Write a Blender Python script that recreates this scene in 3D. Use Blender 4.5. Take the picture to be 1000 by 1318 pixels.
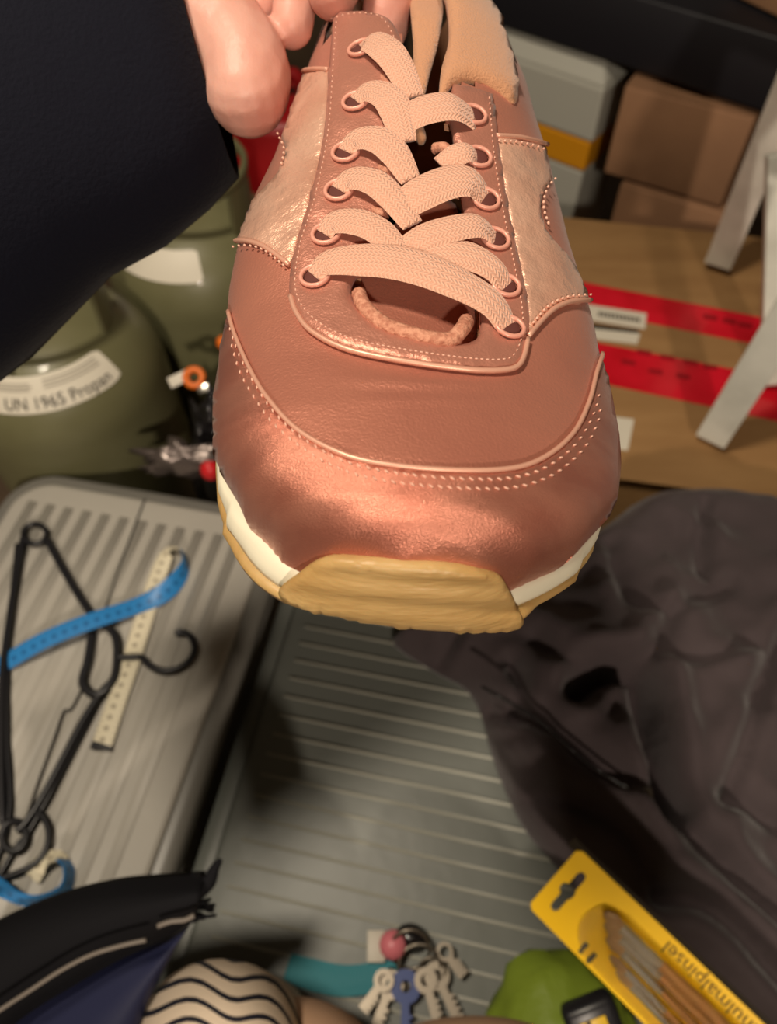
import bpy, bmesh, math, random
import numpy as np
from mathutils import Vector, Matrix, noise
from mathutils.bvhtree import BVHTree
from mathutils.geometry import delaunay_2d_cdt
random.seed(7)
PI = math.pi
S = bpy.context.scene
for o in list(bpy.data.objects): bpy.data.objects.remove(o)

# ---------------------------------------------------------------- camera
W, H, F = 1000., 1318., 960.
PITCH = math.radians(55)                       # below the horizon
CAM = Vector((0, 0, 1.05))
RT = Vector((1, 0, 0)); UP = Vector((0, math.sin(PITCH), math.cos(PITCH))); FW = Vector((0, math.cos(PITCH), -math.sin(PITCH)))
cd = bpy.data.cameras.new('camera'); cam = bpy.data.objects.new('camera', cd); S.collection.objects.link(cam)
cd.sensor_fit = 'VERTICAL'; cd.sensor_height = 36; cd.lens = F / H * 36; cd.clip_start = .01
cam.location = CAM; cam.rotation_euler = (PI/2 - PITCH, 0, 0)
cd.dof.use_dof = True; cd.dof.focus_distance = .19; cd.dof.aperture_fstop = 13
S.camera = cam

# ---------------------------------------------------------------- world, lights, exposure
wd = bpy.data.worlds.new('world'); S.world = wd; wd.use_nodes = True
wd.node_tree.nodes['Background'].inputs[0].default_value = (1, .85, .7, 1)
wd.node_tree.nodes['Background'].inputs[1].default_value = .09
def area(name, loc, target, size, power, col):
    l = bpy.data.lights.new(name, 'AREA'); l.shape = 'DISK'; l.size = size; l.energy = power; l.color = col
    o = bpy.data.objects.new(name, l); S.collection.objects.link(o); o.location = loc
    o.rotation_euler = (Vector(target) - Vector(loc)).to_track_quat('-Z', 'Y').to_euler()
    return o
area('ceiling_lamp', (-.55, .15, 2.45), (0, .4, .6), .26, 27, (1, .86, .68))
area('second_ceiling_lamp', (.22, -2.3, 2.15), (.1, .5, .7), .16, 42, (1, .84, .68))
S.view_settings.view_transform = 'Standard'; S.view_settings.look = 'None'
S.view_settings.exposure = 0; S.view_settings.gamma = 1; S.view_settings.use_curve_mapping = False

# ---------------------------------------------------------------- helpers
def pix(u, v, d): return CAM + FW*d + RT*((u-500)/F*d) + UP*((659-v)/F*d)      # a point at a given depth
def onz(u, v, z):                                                                # a point on a level plane
    r = FW + RT*((u-500)/F) + UP*((659-v)/F)
    return CAM + r*((z-CAM.z)/r.z)
def campix(p):
    q = Vector(p) - CAM; d = q.dot(FW)
    return 500+F*q.dot(RT)/d, 659-F*q.dot(UP)/d, d
def lin(c):
    return tuple(((x/255)/12.92 if x/255 <= .04045 else ((x/255+.055)/1.055)**2.4) for x in c) + (1,)
MATS = {}
def mat(name, c, rough=.6, metal=0, bump=0, scale=60, c2=None, cscale=None, trans=0, sheen=0, aniso=0, coat=0, stretch=(1,1,1), wrinkle=0, wscale=14, ior=1.45, spec=None, sss=0):
    if name in MATS: return MATS[name]
    m = bpy.data.materials.new(name); m.use_nodes = True; MATS[name] = m
    nt = m.node_tree; b = nt.nodes['Principled BSDF']; L = nt.links.new
    b.inputs['Base Color'].default_value = lin(c); b.inputs['Roughness'].default_value = rough; b.inputs['Metallic'].default_value = metal
    b.inputs['Transmission Weight'].default_value = trans; b.inputs['IOR'].default_value = ior
    b.inputs['Sheen Weight'].default_value = sheen; b.inputs['Anisotropic'].default_value = aniso; b.inputs['Coat Weight'].default_value = coat
    if spec is not None: b.inputs['Specular IOR Level'].default_value = spec
    if sss:
        b.inputs['Subsurface Weight'].default_value = sss; b.inputs['Subsurface Radius'].default_value = (1, .35, .2); b.inputs['Subsurface Scale'].default_value = .006
    tc = nt.nodes.new('ShaderNodeTexCoord'); mp = nt.nodes.new('ShaderNodeMapping'); mp.inputs['Scale'].default_value = stretch
    L(tc.outputs['Object'], mp.inputs[0])
    if c2 is not None:
        n = nt.nodes.new('ShaderNodeTexNoise'); n.inputs['Scale'].default_value = cscale or scale; n.inputs['Detail'].default_value = 5
        L(mp.outputs[0], n.inputs['Vector'])
        r = nt.nodes.new('ShaderNodeValToRGB'); r.color_ramp.elements[0].position = .38; r.color_ramp.elements[1].position = .62
        r.color_ramp.elements[0].color = lin(c); r.color_ramp.elements[1].color = lin(c2)
        L(n.outputs['Fac'], r.inputs[0]); L(r.outputs[0], b.inputs['Base Color'])
    last = None
    for (st, sc, di) in ((bump, scale, .0006), (wrinkle, wscale, .006)):
        if st:
            n = nt.nodes.new('ShaderNodeTexNoise'); n.inputs['Scale'].default_value = sc; n.inputs['Detail'].default_value = 4
            L(mp.outputs[0], n.inputs['Vector'])
            k = nt.nodes.new('ShaderNodeBump'); k.inputs['Strength'].default_value = st; k.inputs['Distance'].default_value = di
            L(n.outputs['Fac'], k.inputs['Height'])
            if last: L(last.outputs[0], k.inputs['Normal'])
            last = k
    if last: L(last.outputs[0], b.inputs['Normal'])
    return m
def tag(o, label=None, cat=None, group=None, kind=None):
    if label: o['label'] = label
    if cat: o['category'] = cat
    if group: o['group'] = group
    if kind: o['kind'] = kind
    return o
def thing(name, loc, label, cat, group=None):
    o = bpy.data.objects.new(name, None); S.collection.objects.link(o); o.location = loc; o.empty_display_size = .02
    return tag(o, label, cat, group)
def mesh(name, vs, fs, m, parent=None, smooth=True, uvs=None):
    off = Vector(parent.matrix_world.translation if False else parent_loc(parent)) if parent else Vector((0,0,0))
    org = Vector((0,0,0))
    if not parent:
        org = sum((Vector(v) for v in vs), Vector((0,0,0)))/len(vs); org.z = min(Vector(v).z for v in vs)
    me = bpy.data.meshes.new(name); me.from_pydata([tuple(Vector(v)-off-org) for v in vs], [], fs); me.update()
    if smooth: me.polygons.foreach_set('use_smooth', [True]*len(me.polygons))
    if uvs:
        ul = me.uv_layers.new(name='UVMap')
        for l in me.loops: ul.data[l.index].uv = uvs[l.vertex_index]
    bm = bmesh.new(); bm.from_mesh(me); bmesh.ops.recalc_face_normals(bm, faces=bm.faces); bm.to_mesh(me); bm.free()
    o = bpy.data.objects.new(name, me); S.collection.objects.link(o); o.location = org
    if parent: o.parent = parent
    if m: me.materials.append(m)
    return o
def parent_loc(p):
    v = Vector((0,0,0))
    while p: v += Vector(p.location); p = p.parent
    return v
class MB:                                          # collects shapes for ONE mesh
    def __init__(s): s.v = []; s.f = []; s.uv = []
    def add(s, vs, fs, uv=None):
        n = len(s.v); s.v += [Vector(x) for x in vs]; s.f += [tuple(i+n for i in q) for q in fs]
        s.uv += uv if uv else [(0,0)]*len(vs); return s
    def box(s, c, size, ax=None):
        ax = ax or (Vector((1,0,0)), Vector((0,1,0)), Vector((0,0,1)))
        c = Vector(c); vs = []
        for k in (-1,1):
            for j in (-1,1):
                for i in (-1,1): vs.append(c + ax[0]*(i*size[0]/2) + ax[1]*(j*size[1]/2) + ax[2]*(k*size[2]/2))
        return s.add(vs, [(0,1,3,2),(4,6,7,5),(0,4,5,1),(2,3,7,6),(0,2,6,4),(1,5,7,3)])
    def bbox(s, c, size, r=.003, ax=None):         # box with bevelled edges
        ax = ax or (Vector((1,0,0)), Vector((0,1,0)), Vector((0,0,1)))
        bm = bmesh.new(); bmesh.ops.create_cube(bm, size=1)
        for v in bm.verts: v.co = Vector((v.co.x*size[0], v.co.y*size[1], v.co.z*size[2]))
        bmesh.ops.bevel(bm, geom=bm.edges[:], offset=r, segments=2, affect='EDGES', profile=.5)
        bm.verts.index_update()
        c = Vector(c); s.add([c+ax[0]*v.co.x+ax[1]*v.co.y+ax[2]*v.co.z for v in bm.verts], [[q.index for q in f.verts] for f in bm.faces]); bm.free(); return s
    def tube(s, pts, rad, k=10, closed=False, smooth=4, flat=1, up=None):
        P = [Vector(p) for p in pts]
        R = list(rad) if hasattr(rad, '__len__') else [rad]*len(P)
        if smooth: P, R = catmull(P, R, smooth, closed)
        n = len(P); vs = []; prev = None
        for i in range(n):
            a = P[(i-1) % n] if (i or closed) else P[i]; b = P[(i+1) % n] if (i < n-1 or closed) else P[i]
            t = (b-a).normalized()
            if prev is None: x = (up.cross(t) if up else t.orthogonal()).normalized()
            else: x = (prev - t*prev.dot(t)).normalized()
            prev = x; y = t.cross(x)
            for j in range(k):
                an = 2*PI*j/k; vs.append(P[i] + (x*math.cos(an) + y*math.sin(an)*flat)*R[i])
        fs = [(i*k+j, i*k+(j+1) % k, ((i+1) % n)*k+(j+1) % k, ((i+1) % n)*k+j) for i in range(n if closed else n-1) for j in range(k)]
        if not closed: fs += [tuple(range(k-1, -1, -1)), tuple((n-1)*k+j for j in range(k))]
        return s.add(vs, fs)
    def ell(s, c, r, ax=None, k=12):
        ax = ax or (Vector((1,0,0)), Vector((0,1,0)), Vector((0,0,1))); c = Vector(c); vs = []; m = k//2
        for i in range(1, m):
            for j in range(k):
                a, b = PI*i/m, 2*PI*j/k
                vs.append(c + ax[0]*r[0]*math.sin(a)*math.cos(b) + ax[1]*r[1]*math.sin(a)*math.sin(b) + ax[2]*r[2]*math.cos(a))
        fs = [(i*k+j, (i+1)*k+j, (i+1)*k+(j+1) % k, i*k+(j+1) % k) for i in range(m-2) for j in range(k)]
        t = len(vs); vs += [c+ax[2]*r[2], c-ax[2]*r[2]]
        fs += [(t, j, (j+1) % k) for j in range(k)] + [(t+1, (m-2)*k+(j+1) % k, (m-2)*k+j) for j in range(k)]
        return s.add(vs, fs)
    def lathe(s, c, prof, k=48):
        c = Vector(c); vs = []
        for (r, z) in prof:
            for j in range(k): vs.append(c + Vector((r*math.cos(2*PI*j/k), r*math.sin(2*PI*j/k), z)))
        n = len(prof); fs = [(i*k+j, i*k+(j+1) % k, (i+1)*k+(j+1) % k, (i+1)*k+j) for i in range(n-1) for j in range(k)]
        return s.add(vs, fs)
    def prism(s, poly, h, n=None):                 # polygon of 3-D points given thickness along n
        P = [Vector(p) for p in poly]; n = n or Vector((0,0,1)); k = len(P)
        return s.add(P + [p + n*h for p in P], [tuple(range(k-1,-1,-1)), tuple(range(k, 2*k))] + [(i, (i+1) % k, k+(i+1) % k, k+i) for i in range(k)])
    def ribbon(s, pts, sides, width, th, smooth=5, cup=0, nw=5, ups=None):
        P = [Vector(p) for p in pts]; D = [Vector(x) for x in sides]
        Wd = list(width) if hasattr(width, '__len__') else [width]*len(P)
        P2, W2 = catmull(P, Wd, smooth); D2, _ = catmull(D, Wd, smooth)
        n = len(P2); vs = []; uv = []; L = 0
        for side in (1, -1):
            L = 0
            for i in range(n):
                t = (P2[min(i+1, n-1)] - P2[max(i-1, 0)]).normalized()
                if i: L += (P2[i]-P2[i-1]).length
                d = (D2[i] - t*D2[i].dot(t)).normalized(); nn = t.cross(d)
                if nn.dot(CAM-P2[i]) < 0 and ups is None: nn = -nn
                for j in range(nw):
                    q = j/(nw-1)*2-1
                    e = th/2*math.sqrt(max(0, 1-abs(q)**4))
                    vs.append(P2[i] + d*(q*W2[i]/2) + nn*(side*e - cup*q*q*W2[i])); uv.append((L, q*W2[i]/2))
        fs = []; o2 = n*nw
        for i in range(n-1):
            for j in range(nw-1):
                a = i*nw+j; fs.append((a, a+1, a+nw+1, a+nw)); fs.append((o2+a, o2+a+nw, o2+a+nw+1, o2+a+1))
            fs.append((i*nw, (i+1)*nw, o2+(i+1)*nw, o2+i*nw)); e = nw-1
            fs.append((i*nw+e, o2+i*nw+e, o2+(i+1)*nw+e, (i+1)*nw+e))
        for j in range(nw-1):
            fs.append((j, o2+j, o2+j+1, j+1)); b = (n-1)*nw+j; fs.append((b, b+1, o2+b+1, o2+b))
        return s.add(vs, fs, uv)
    def build(s, name, m, parent=None, smooth=True, uv=False, auto=None):
        o = mesh(name, s.v, s.f, m, parent, smooth, s.uv if uv else None)
        if auto:
            o.data.set_sharp_from_angle(angle=math.radians(auto))
        return o
def catmull(P, R, k, closed=False):
    n = len(P)
    if n < 3 and not closed: 
        return [P[0].lerp(P[1], i/k) for i in range(k+1)], [R[0]+(R[1]-R[0])*i/k for i in range(k+1)]
    out = []; ro = []
    for i in range(n if closed else n-1):
        g = (lambda q: q % n) if closed else (lambda q: min(max(q, 0), n-1))
        p0, p1, p2, p3 = P[g(i-1)], P[g(i)], P[g(i+1)], P[g(i+2)]
        for j in range(k):
            t = j/k
            out.append(p1*1. + (p2-p0)*(.5*t) + (p0*2-p1*5+p2*4-p3)*(.5*t*t) + (p1*3-p0-p2*3+p3)*(.5*t**3))
            ro.append(R[g(i)]+(R[g(i+1)]-R[g(i)])*t)
    if not closed: out.append(P[-1]*1.); ro.append(R[-1])
    return out, ro
def cat2(pts, k=6, closed=False):
    o, _ = catmull([Vector((p[0], p[1], 0)) for p in pts], [0]*len(pts), k, closed); return [(p.x, p.y) for p in o]
def inpoly(x, y, poly):
    c = False; n = len(poly)
    for i in range(n):
        x1, y1 = poly[i]; x2, y2 = poly[(i+1) % n]
        if (y1 > y) != (y2 > y) and x < (x2-x1)*(y-y1)/(y2-y1)+x1: c = not c
    return c

# ---------------------------------------------------------------- materials
M_ROSE = mat('rose_satin', (194,126,104), .40, .36, .3, 1500, sheen=.12, wrinkle=.12, wscale=22, c2=(186,118,98), cscale=25)
M_TOE = mat('toe_satin', (206,136,114), .35, .68, .35, 2200, sheen=.1, wrinkle=.16, wscale=24, c2=(190,118,98), cscale=60, stretch=(1,2.2,1))
M_STAY = mat('eyestay_satin', (198,134,114), .37, .4, .3, 1500, wrinkle=.25, wscale=45, sheen=.1)
M_PALE = mat('pale_satin', (242,194,168), .34, .4, .4, 1500, wrinkle=.6, wscale=50, sheen=.1, c2=(228,174,148), cscale=60)
M_PIPE = mat('satin_edge', (236,180,156), .38, .3)
M_STITCH = mat('stitch_thread', (240,190,168), .5, 0)
M_LINING = mat('lining_fabric', (206,150,112), .85, 0, .8, 1500, sheen=.3)
M_GUM = mat('gum_rubber', (200,166,110), .42, 0, .5, 260, c2=(184,148,92), cscale=45, stretch=(.5,1,3), trans=.0, sss=.15)
M_GUMD = mat('gum_rubber_dark', (140,112,78), .5)
M_MID = mat('white_midsole', (236,230,206), .55)
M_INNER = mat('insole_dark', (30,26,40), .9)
M_EYE = mat('eyelet_ring', (236,168,148), .35, .1)
M_SKIN = mat('skin', (226,172,156), .45, 0, .35, 350, sss=.2, c2=(214,148,132), cscale=40)
M_SLEEVE = mat('navy_cloth', (15,17,30), .85, 0, .5, 700, wrinkle=.5, wscale=10, sheen=.05, spec=.2)
def lace_mat():
    m = mat('lace_weave', (228,166,138), .8, 0, sheen=.3)
    nt = m.node_tree; b = nt.nodes['Principled BSDF']; L = nt.links.new
    uv = nt.nodes.new('ShaderNodeUVMap'); sp = nt.nodes.new('ShaderNodeSeparateXYZ'); L(uv.outputs[0], sp.inputs[0])
    def mth(op, a, bb=None):
        n = nt.nodes.new('ShaderNodeMath'); n.operation = op
        for i, x in enumerate((a, bb)):
            if x is None: continue
            if isinstance(x, (int, float)): n.inputs[i].default_value = x
            else: L(x, n.inputs[i])
        return n.outputs[0]
    # herringbone: fold v into bands and slant alternate bands
    vv = mth('PINGPONG', mth('ADD', sp.outputs[1], 1.), .0011)
    a = mth('SINE', mth('MULTIPLY', mth('ADD', sp.outputs[0], mth('MULTIPLY', vv, 1.1)), 2*PI/.00115))
    c = mth('SINE', mth('MULTIPLY', sp.outputs[1], 2*PI/.0011))
    h = mth('ADD', a, mth('MULTIPLY', c, .5))
    k = nt.nodes.new('ShaderNodeBump'); k.inputs['Strength'].default_value = .6; k.inputs['Distance'].default_value = .00018
    L(h, k.inputs['Height']); L(k.outputs[0], b.inputs['Normal'])
    r = nt.nodes.new('ShaderNodeValToRGB'); r.color_ramp.elements[0].color = lin((224,164,136)); r.color_ramp.elements[1].color = lin((242,192,166))
    L(mth('ADD', mth('MULTIPLY', h, .3), .5), r.inputs[0]); L(r.outputs[0], b.inputs['Base Color'])
    return m
M_LACE = lace_mat()

# ================================================================ STRUCTURE
def struct(name, mb, m): return tag(mb.build(name, m, None, False), kind='structure')
M_FLOOR = mat('floor_boards', (92,74,56), .6, 0, .3, 30, c2=(74,60,46), cscale=6)
M_WALL = mat('wall_paint', (120,112,100), .9, 0, .3, 200)
struct('floor', MB().box((0, .0, -.01), (3.6, 5.6, .02)), M_FLOOR)
struct('wall_back', MB().box((0, 2.82, 1.25), (3.6, .04, 2.5)), M_WALL)
struct('wall_left', MB().box((-1.82, 0, 1.25), (.04, 5.6, 2.5)), M_WALL)
struct('wall_right', MB().box((1.82, 0, 1.25), (.04, 5.6, 2.5)), M_WALL)
struct('wall_front', MB().box((0, -2.82, 1.25), (3.6, .04, 2.5)), M_WALL)
struct('ceiling', MB().box((0, 0, 2.52), (3.6, 5.6, .04)), M_WALL)

# ================================================================ SHOE
TH = math.radians(42)
def cw(x, y, d): return CAM + RT*x + UP*y + FW*d
E_S = UP*math.sin(TH) + FW*math.cos(TH); E_N = UP*math.cos(TH) - FW*math.sin(TH)
E_X = RT*math.cos(.14) - UP*math.sin(.14)
ORG = pix(545, 800, .165)
SS = [0,.002,.006,.014,.028,.045,.065,.085,.11,.14,.17,.2,.23,.25,.258,.262]
WW = [0,.015,.025,.035,.0425,.0455,.046,.0445,.0405,.0365,.034,.033,.031,.023,.014,.0]
HH = [.020,.027,.031,.034,.037,.040,.046,.055,.068,.083,.094,.098,.098,.095,.08,.06]
N0, NB = .017, .0045
# lateral last: rows (height on the shoe seen from the front) -> left and right outline of the real, asymmetric shoe
ROWS = [-60,0,50,100,150,200,250,310,400,450,520,600,650,700,750,780,800,830]
TL = [400,397,392,383,368,352,325,302,296,284,275,272,278,297,330,400,520,560]
TR = [655,660,672,684,693,707,720,738,758,772,789,798,792,770,735,712,690,660]
def raw(s, x, n): return ORG + E_S*s + E_N*n + E_X*x
def halfw(s): return float(np.interp(s, SS, WW))
def sec(s, phi):
    w = halfw(s); Hh = float(np.interp(s, SS, HH)); c, sn = math.cos(phi), math.sin(phi)
    n0 = N0 + .25*max(0, Hh-.05)
    x = w*math.copysign(abs(c)**.9, c)
    n = n0 + (Hh-n0)*sn**.95 if sn > 0 else n0 + (n0-NB)*sn/math.sin(math.radians(35))
    return raw(s, x, n)
NS, NP = 150, 110
sl = [.262*((i/(NS-1))**1.35) for i in range(NS)]
sv = np.array([sec(s, math.radians(-35+250*j/(NP-1))) for s in sl for j in range(NP)])
so_ = np.array([raw(s, q*(halfw(s)+.0022), n) for s in np.linspace(-.003, .262, 120) for q in np.linspace(-1, 1, 9) for n in (0, .007)])
allp = [campix(p) for p in list(sv)+list(so_)]
au = np.array([a[0] for a in allp]); av = np.array([a[1] for a in allp])
rl, rr = [], []
for r in ROWS:
    m_ = abs(av-r) < 8
    rl.append(au[m_].min() if m_.any() else None); rr.append(au[m_].max() if m_.any() else None)
for i in range(len(ROWS)):
    if rl[i] is None or rr[i]-rl[i] < 40: j = i-1 if i > 5 else i+1; rl[i], rr[i] = rl[j] if rl[j] else 500, rr[j] if rr[j] else 640
ROWS_, TL_, TR_, RL_, RR_ = map(np.array, (ROWS, TL, TR, rl, rr))
SCALE = (TR_-TL_)/(RR_-RL_); SCALE = np.convolve(np.pad(SCALE, 1, 'edge'), [.2,.6,.2], 'valid'); SCALE = np.clip(SCALE, .9, 1.35)
CEN_R = (RR_+RL_)/2; CEN_T = (TR_+TL_)/2
def warp(p):                                   # gives the symmetric last its real lean and outline
    u, v, d = campix(p)
    u2 = np.interp(v, ROWS_, CEN_T) + (u-np.interp(v, ROWS_, CEN_R))*np.interp(v, ROWS_, SCALE)
    return Vector(p) + RT*((u2-u)/F*d)
SV = [warp(p) for p in sv]
def quads(nr, nc): return [(i*nc+j, i*nc+j+1, (i+1)*nc+j+1, (i+1)*nc+j) for i in range(nr-1) for j in range(nc-1)]
for i_, p_ in enumerate(SV):                    # soft creases of the vamp just below the eyestay
    u_, v_, d_ = campix(p_)
    if 430 < u_ < 680 and 470 < v_ < 540:
        k_ = math.sin(PI*(u_-430)/250)
        SV[i_] = p_ - FW*(k_*(.0009*math.exp(-((v_-493-.0004*(u_-560)**2*-1)/7)**2) + .0005*math.exp(-((v_-514)/6)**2)))
SF = quads(NS, NP)
# sole outline in (s, x)
def outline(off, k=70):
    L = []
    ss = [.262*((1-math.cos(PI*i/(k-1)))/2) for i in range(k)]
    for s in ss:
        w = halfw(s)
        if s < .02: w = .0394*max(0, s/.02)**.42
        L.append((s, w))
    pts = [(s, -(w+off)) for s, w in L] + [(s, (w+off)) for s, w in reversed(L)]
    return pts
def layer(off0, off1, n0, n1, tk=4):
    a = outline(off0); b = outline(off1); k = len(a); vs = []
    for i in range(tk+1):
        t = i/tk; bulge = .0008*math.sin(PI*t)
        for (p, q) in zip(a, b):
            x = p[1]+(q[1]-p[1])*t; x += math.copysign(bulge, x)
            vs.append(warp(raw(p[0] + (off0 if p[0] > .2 else -(off0+(off1-off0)*t+bulge)*(max(0, .028-p[0])/.03)), x, n0+(n1-n0)*t)))
    fs = [(i*k+j, i*k+(j+1) % k, (i+1)*k+(j+1) % k, (i+1)*k+j) for i in range(tk) for j in range(k)]
    fs += [tuple(range(k)), tuple(tk*k+j for j in range(k))]
    return vs, fs
base = BVHTree.FromPolygons(SV, SF)
lv, lf = layer(.0016, .0008, 0, .009)
wv, wf = layer(.0016, -.0015, -.0005, .028)
wall = BVHTree.FromPolygons(wv, wf)
comb = BVHTree.FromPolygons(list(SV)+lv, SF+[tuple(i+len(SV) for i in f) for f in lf])
def ray(u, v, bvh=base):
    d = (FW + RT*((u-500)/F) + UP*((659-v)/F)).normalized()
    h, n, _, _ = bvh.ray_cast(CAM, d)
    if h is None:
        best = None
        def cast(uu):
            dd = (FW + RT*((uu-500)/F) + UP*((659-v)/F)).normalized(); a, b, _, _ = bvh.ray_cast(CAM, dd)
            return (a, b if a is None or b.dot(dd) < 0 else -b)
        lo_u, hi_u = u, None
        for k in range(1, 30):
            q = u+(545-u)*k/30
            if cast(q)[0] is not None: hi_u = q; break
            lo_u = q
        if hi_u is not None:
            for _ in range(10):
                q = (lo_u+hi_u)/2
                if cast(q)[0] is not None: hi_u = q
                else: lo_u = q
            hi_u += math.copysign(.4, 545-u); h, n = cast(hi_u)
            if h is not None: return h, n
        for k in range(1, 60):                 # step inwards until the surface is met
            for (cx, cy) in ((540, v), (540, 450)):
                uu = u+(cx-u)*k/60; vv = v+(cy-v)*k/60
                dd = (FW + RT*((uu-500)/F) + UP*((659-vv)/F)).normalized()
                h, n, _, _ = bvh.ray_cast(CAM, dd)
                if h is not None: break
            if h is not None: break
        if h is None: return pix(u, v, .25), -FW
    if n.dot(d) > 0: n = -n
    return h, n
def snorm(u, v, bvh=base, e=7):
    n = Vector((0,0,0))
    for du, dv in ((0,0),(e,0),(-e,0),(0,e),(0,-e)): n += ray(u+du, v+dv, bvh)[1]
    return n.normalized()
def panel(name, poly, th, m, parent, bvh=base, step=9, smooth_it=0, lift=0, sm=4, fn=None, back=.0006):
    poly = cat2(poly, sm, True) if sm else poly
    # drop near duplicates
    P = [poly[0]]
    for p in poly[1:]:
        if math.dist(p, P[-1]) > 3: P.append(p)
    if math.dist(P[0], P[-1]) < 3: P.pop()
    nb = len(P); pts = list(P)
    xs = [p[0] for p in P]; ys = [p[1] for p in P]
    y = min(ys)+step/2
    while y < max(ys):
        x = min(xs)+step/2
        while x < max(xs):
            if inpoly(x, y, P) and min(math.dist((x, y), q) for q in P) > step*.55: pts.append((x, y))
            x += step
        y += step
    r = delaunay_2d_cdt([Vector(p) for p in pts], [(i, (i+1) % nb) for i in range(nb)], [], 1, 1e-4)
    V2, F2 = r[0], r[2]; org = r[3]
    isb = [any(o_ < nb for o_ in oo) for oo in org]
    hits = []; nor = []
    for p in V2:
        h, n = ray(p.x, p.y, bvh); hits.append(h); nor.append(snorm(p.x, p.y, bvh))
    if smooth_it:
        adj = [set() for _ in V2]
        for f in F2:
            for a in f:
                for b in f:
                    if a != b: adj[a].add(b)
        D = [(h-CAM).dot(FW) for h in hits]
        for _ in range(smooth_it): D = [(D[i] + sum(D[j] for j in adj[i]))/(1+len(adj[i])) for i in range(len(D))]
        D = [min(d, (h-CAM).dot(FW)) for d, h in zip(D, hits)]
        hits = [pix(p.x, p.y, d) for p, d in zip(V2, D)]
    vs = []
    for i, p in enumerate(V2):
        o = lift + th*(.55 if isb[i] else 1) + (fn(p.x, p.y) if fn else 0)
        vs.append(hits[i] + nor[i]*o)
    nv = len(vs); fs = [tuple(f) for f in F2]
    # underside and rim
    for i in range(nv): vs.append(hits[i] + nor[i]*(lift-back))
    fs += [tuple(nv+i for i in reversed(f)) for f in F2]
    cnt = {}
    for f in F2:
        for a, b in zip(f, list(f[1:])+[f[0]]): cnt.setdefault(frozenset((a, b)), []).append((a, b))
    for k, e in cnt.items():
        if len(e) == 1: a, b = e[0]; fs.append((b, a, nv+a, nv+b))
    return mesh(name, vs, fs, m, parent)
def seam(mb, pts, rad, lift, k=6, closed=False, sm=5, bvh=base):
    P = cat2(pts, sm, closed)
    Q = [ray(u, v, bvh)[0] + snorm(u, v, bvh)*lift for (u, v) in P]
    mb.tube(Q, rad, k, closed, smooth=0); return mb
def stitches(mb, pts, pitch, length, wid, lift, sm=6, slant=0, bvh=base):
    P = cat2(pts, sm); acc = 0; nxt = 0
    for a, b in zip(P[:-1], P[1:]):
        d = math.dist(a, b)
        while nxt <= acc+d and d > 0:
            t = (nxt-acc)/d; u, v = a[0]+(b[0]-a[0])*t, a[1]+(b[1]-a[1])*t
            dx, dy = (b[0]-a[0])/d, (b[1]-a[1])/d
            dx, dy = dx*math.cos(slant)-dy*math.sin(slant), dx*math.sin(slant)+dy*math.cos(slant)
            h, n = ray(u, v, bvh); n = snorm(u, v, bvh, 5); q = ray(u+dx*3, v+dy*3, bvh)[0]
            tg = (q-h); tg = (tg-n*tg.dot(n)).normalized() if tg.length > 1e-6 else n.orthogonal(); sd = n.cross(tg)
            mb.ell(h+n*lift, (length/2, wid/2, wid*.55), (tg, sd, n), 6)
            nxt += pitch
        acc += d
    return mb

shoe = thing('sneaker', ORG + E_S*.12, 'rose pink satin lace-up sneaker held up toe first, with gum rubber toe bumper', 'shoe')
GAP = cat2([(452,372),(462,402),(500,428),(560,443),(600,446),(618,425),(612,380),(600,320),(592,260),(585,200),(578,150),(580,118),(622,106),(662,124),(662,60),(640,-60),(600,-300),(420,-300),(424,-60),(440,10),(498,26),(518,60),(528,110),(524,170),(512,230),(496,290),(474,335)], 3, True)
keep = []
for f in SF:
    c = sum((SV[i] for i in f), Vector((0,0,0)))/4
    j = f[0] % NP; s = sl[f[0]//NP]; u, v, d = campix(c)
    front = 12 < j < NP-12
    if front and inpoly(u, v, GAP) and v > -60 and s < .2: continue
    if s > .165 and 38 < j < NP-38: continue
    keep.append(f)
mesh('upper', SV, keep, M_ROSE, shoe)
# lining: the same shell 2 mm further in
nrm = [Vector((0,0,0)) for _ in SV]
for f in SF:
    n = (SV[f[1]]-SV[f[0]]).cross(SV[f[3]]-SV[f[0]])
    for i in f: nrm[i] += n
cenl = [sum((SV[i*NP+j] for j in range(NP)), Vector((0,0,0)))/NP for i in range(NS)]
LV = []
for i, p in enumerate(SV):
    n = nrm[i].normalized() if nrm[i].length > 0 else Vector((0,0,1))
    if n.dot(p-cenl[i//NP]) < 0: n = -n
    LV.append(p - n*.0022)
mesh('lining', LV, [f for f in keep if sl[f[0]//NP] > .012], M_LINING, shoe)
v_, f_ = layer(-.009, -.009, .0085, .0105, 1); mesh('insole', v_, f_, M_INNER, shoe)
v_, f_ = layer(.0012, .0010, 0, .0026); mesh('outsole', v_, f_, M_GUM, shoe)
v_, f_ = layer(.0008, .0000, .0026, .0088); mesh('midsole', v_, f_, M_MID, shoe)
v_, f_ = layer(.0008, .0012, -.0012, .0002, 1); mesh('tread', v_, f_, M_GUMD, shoe)
# toe bumper
panel('toe_bumper', [(364,754),(385,737),(405,722),(430,713),(470,715),(530,719),(590,724),(636,735),(650,752),(662,780),(668,799),(655,808),(600,808),(530,803),(460,793),(400,778),(372,768)], .0016, M_GUM, shoe, wall, 7, 2, lift=.0008, sm=3, back=.003, fn=lambda u, v: .00035*math.sin((v-.08*(u-515)+((u-515)/60)**2)*.21))
EL = [(467,70),(460,138),(447,203),(438,252),(422,308),(408,362)]; ER = [(606,155),(612,209),(622,263),(634,314),(647,374),(652,428)]
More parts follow.
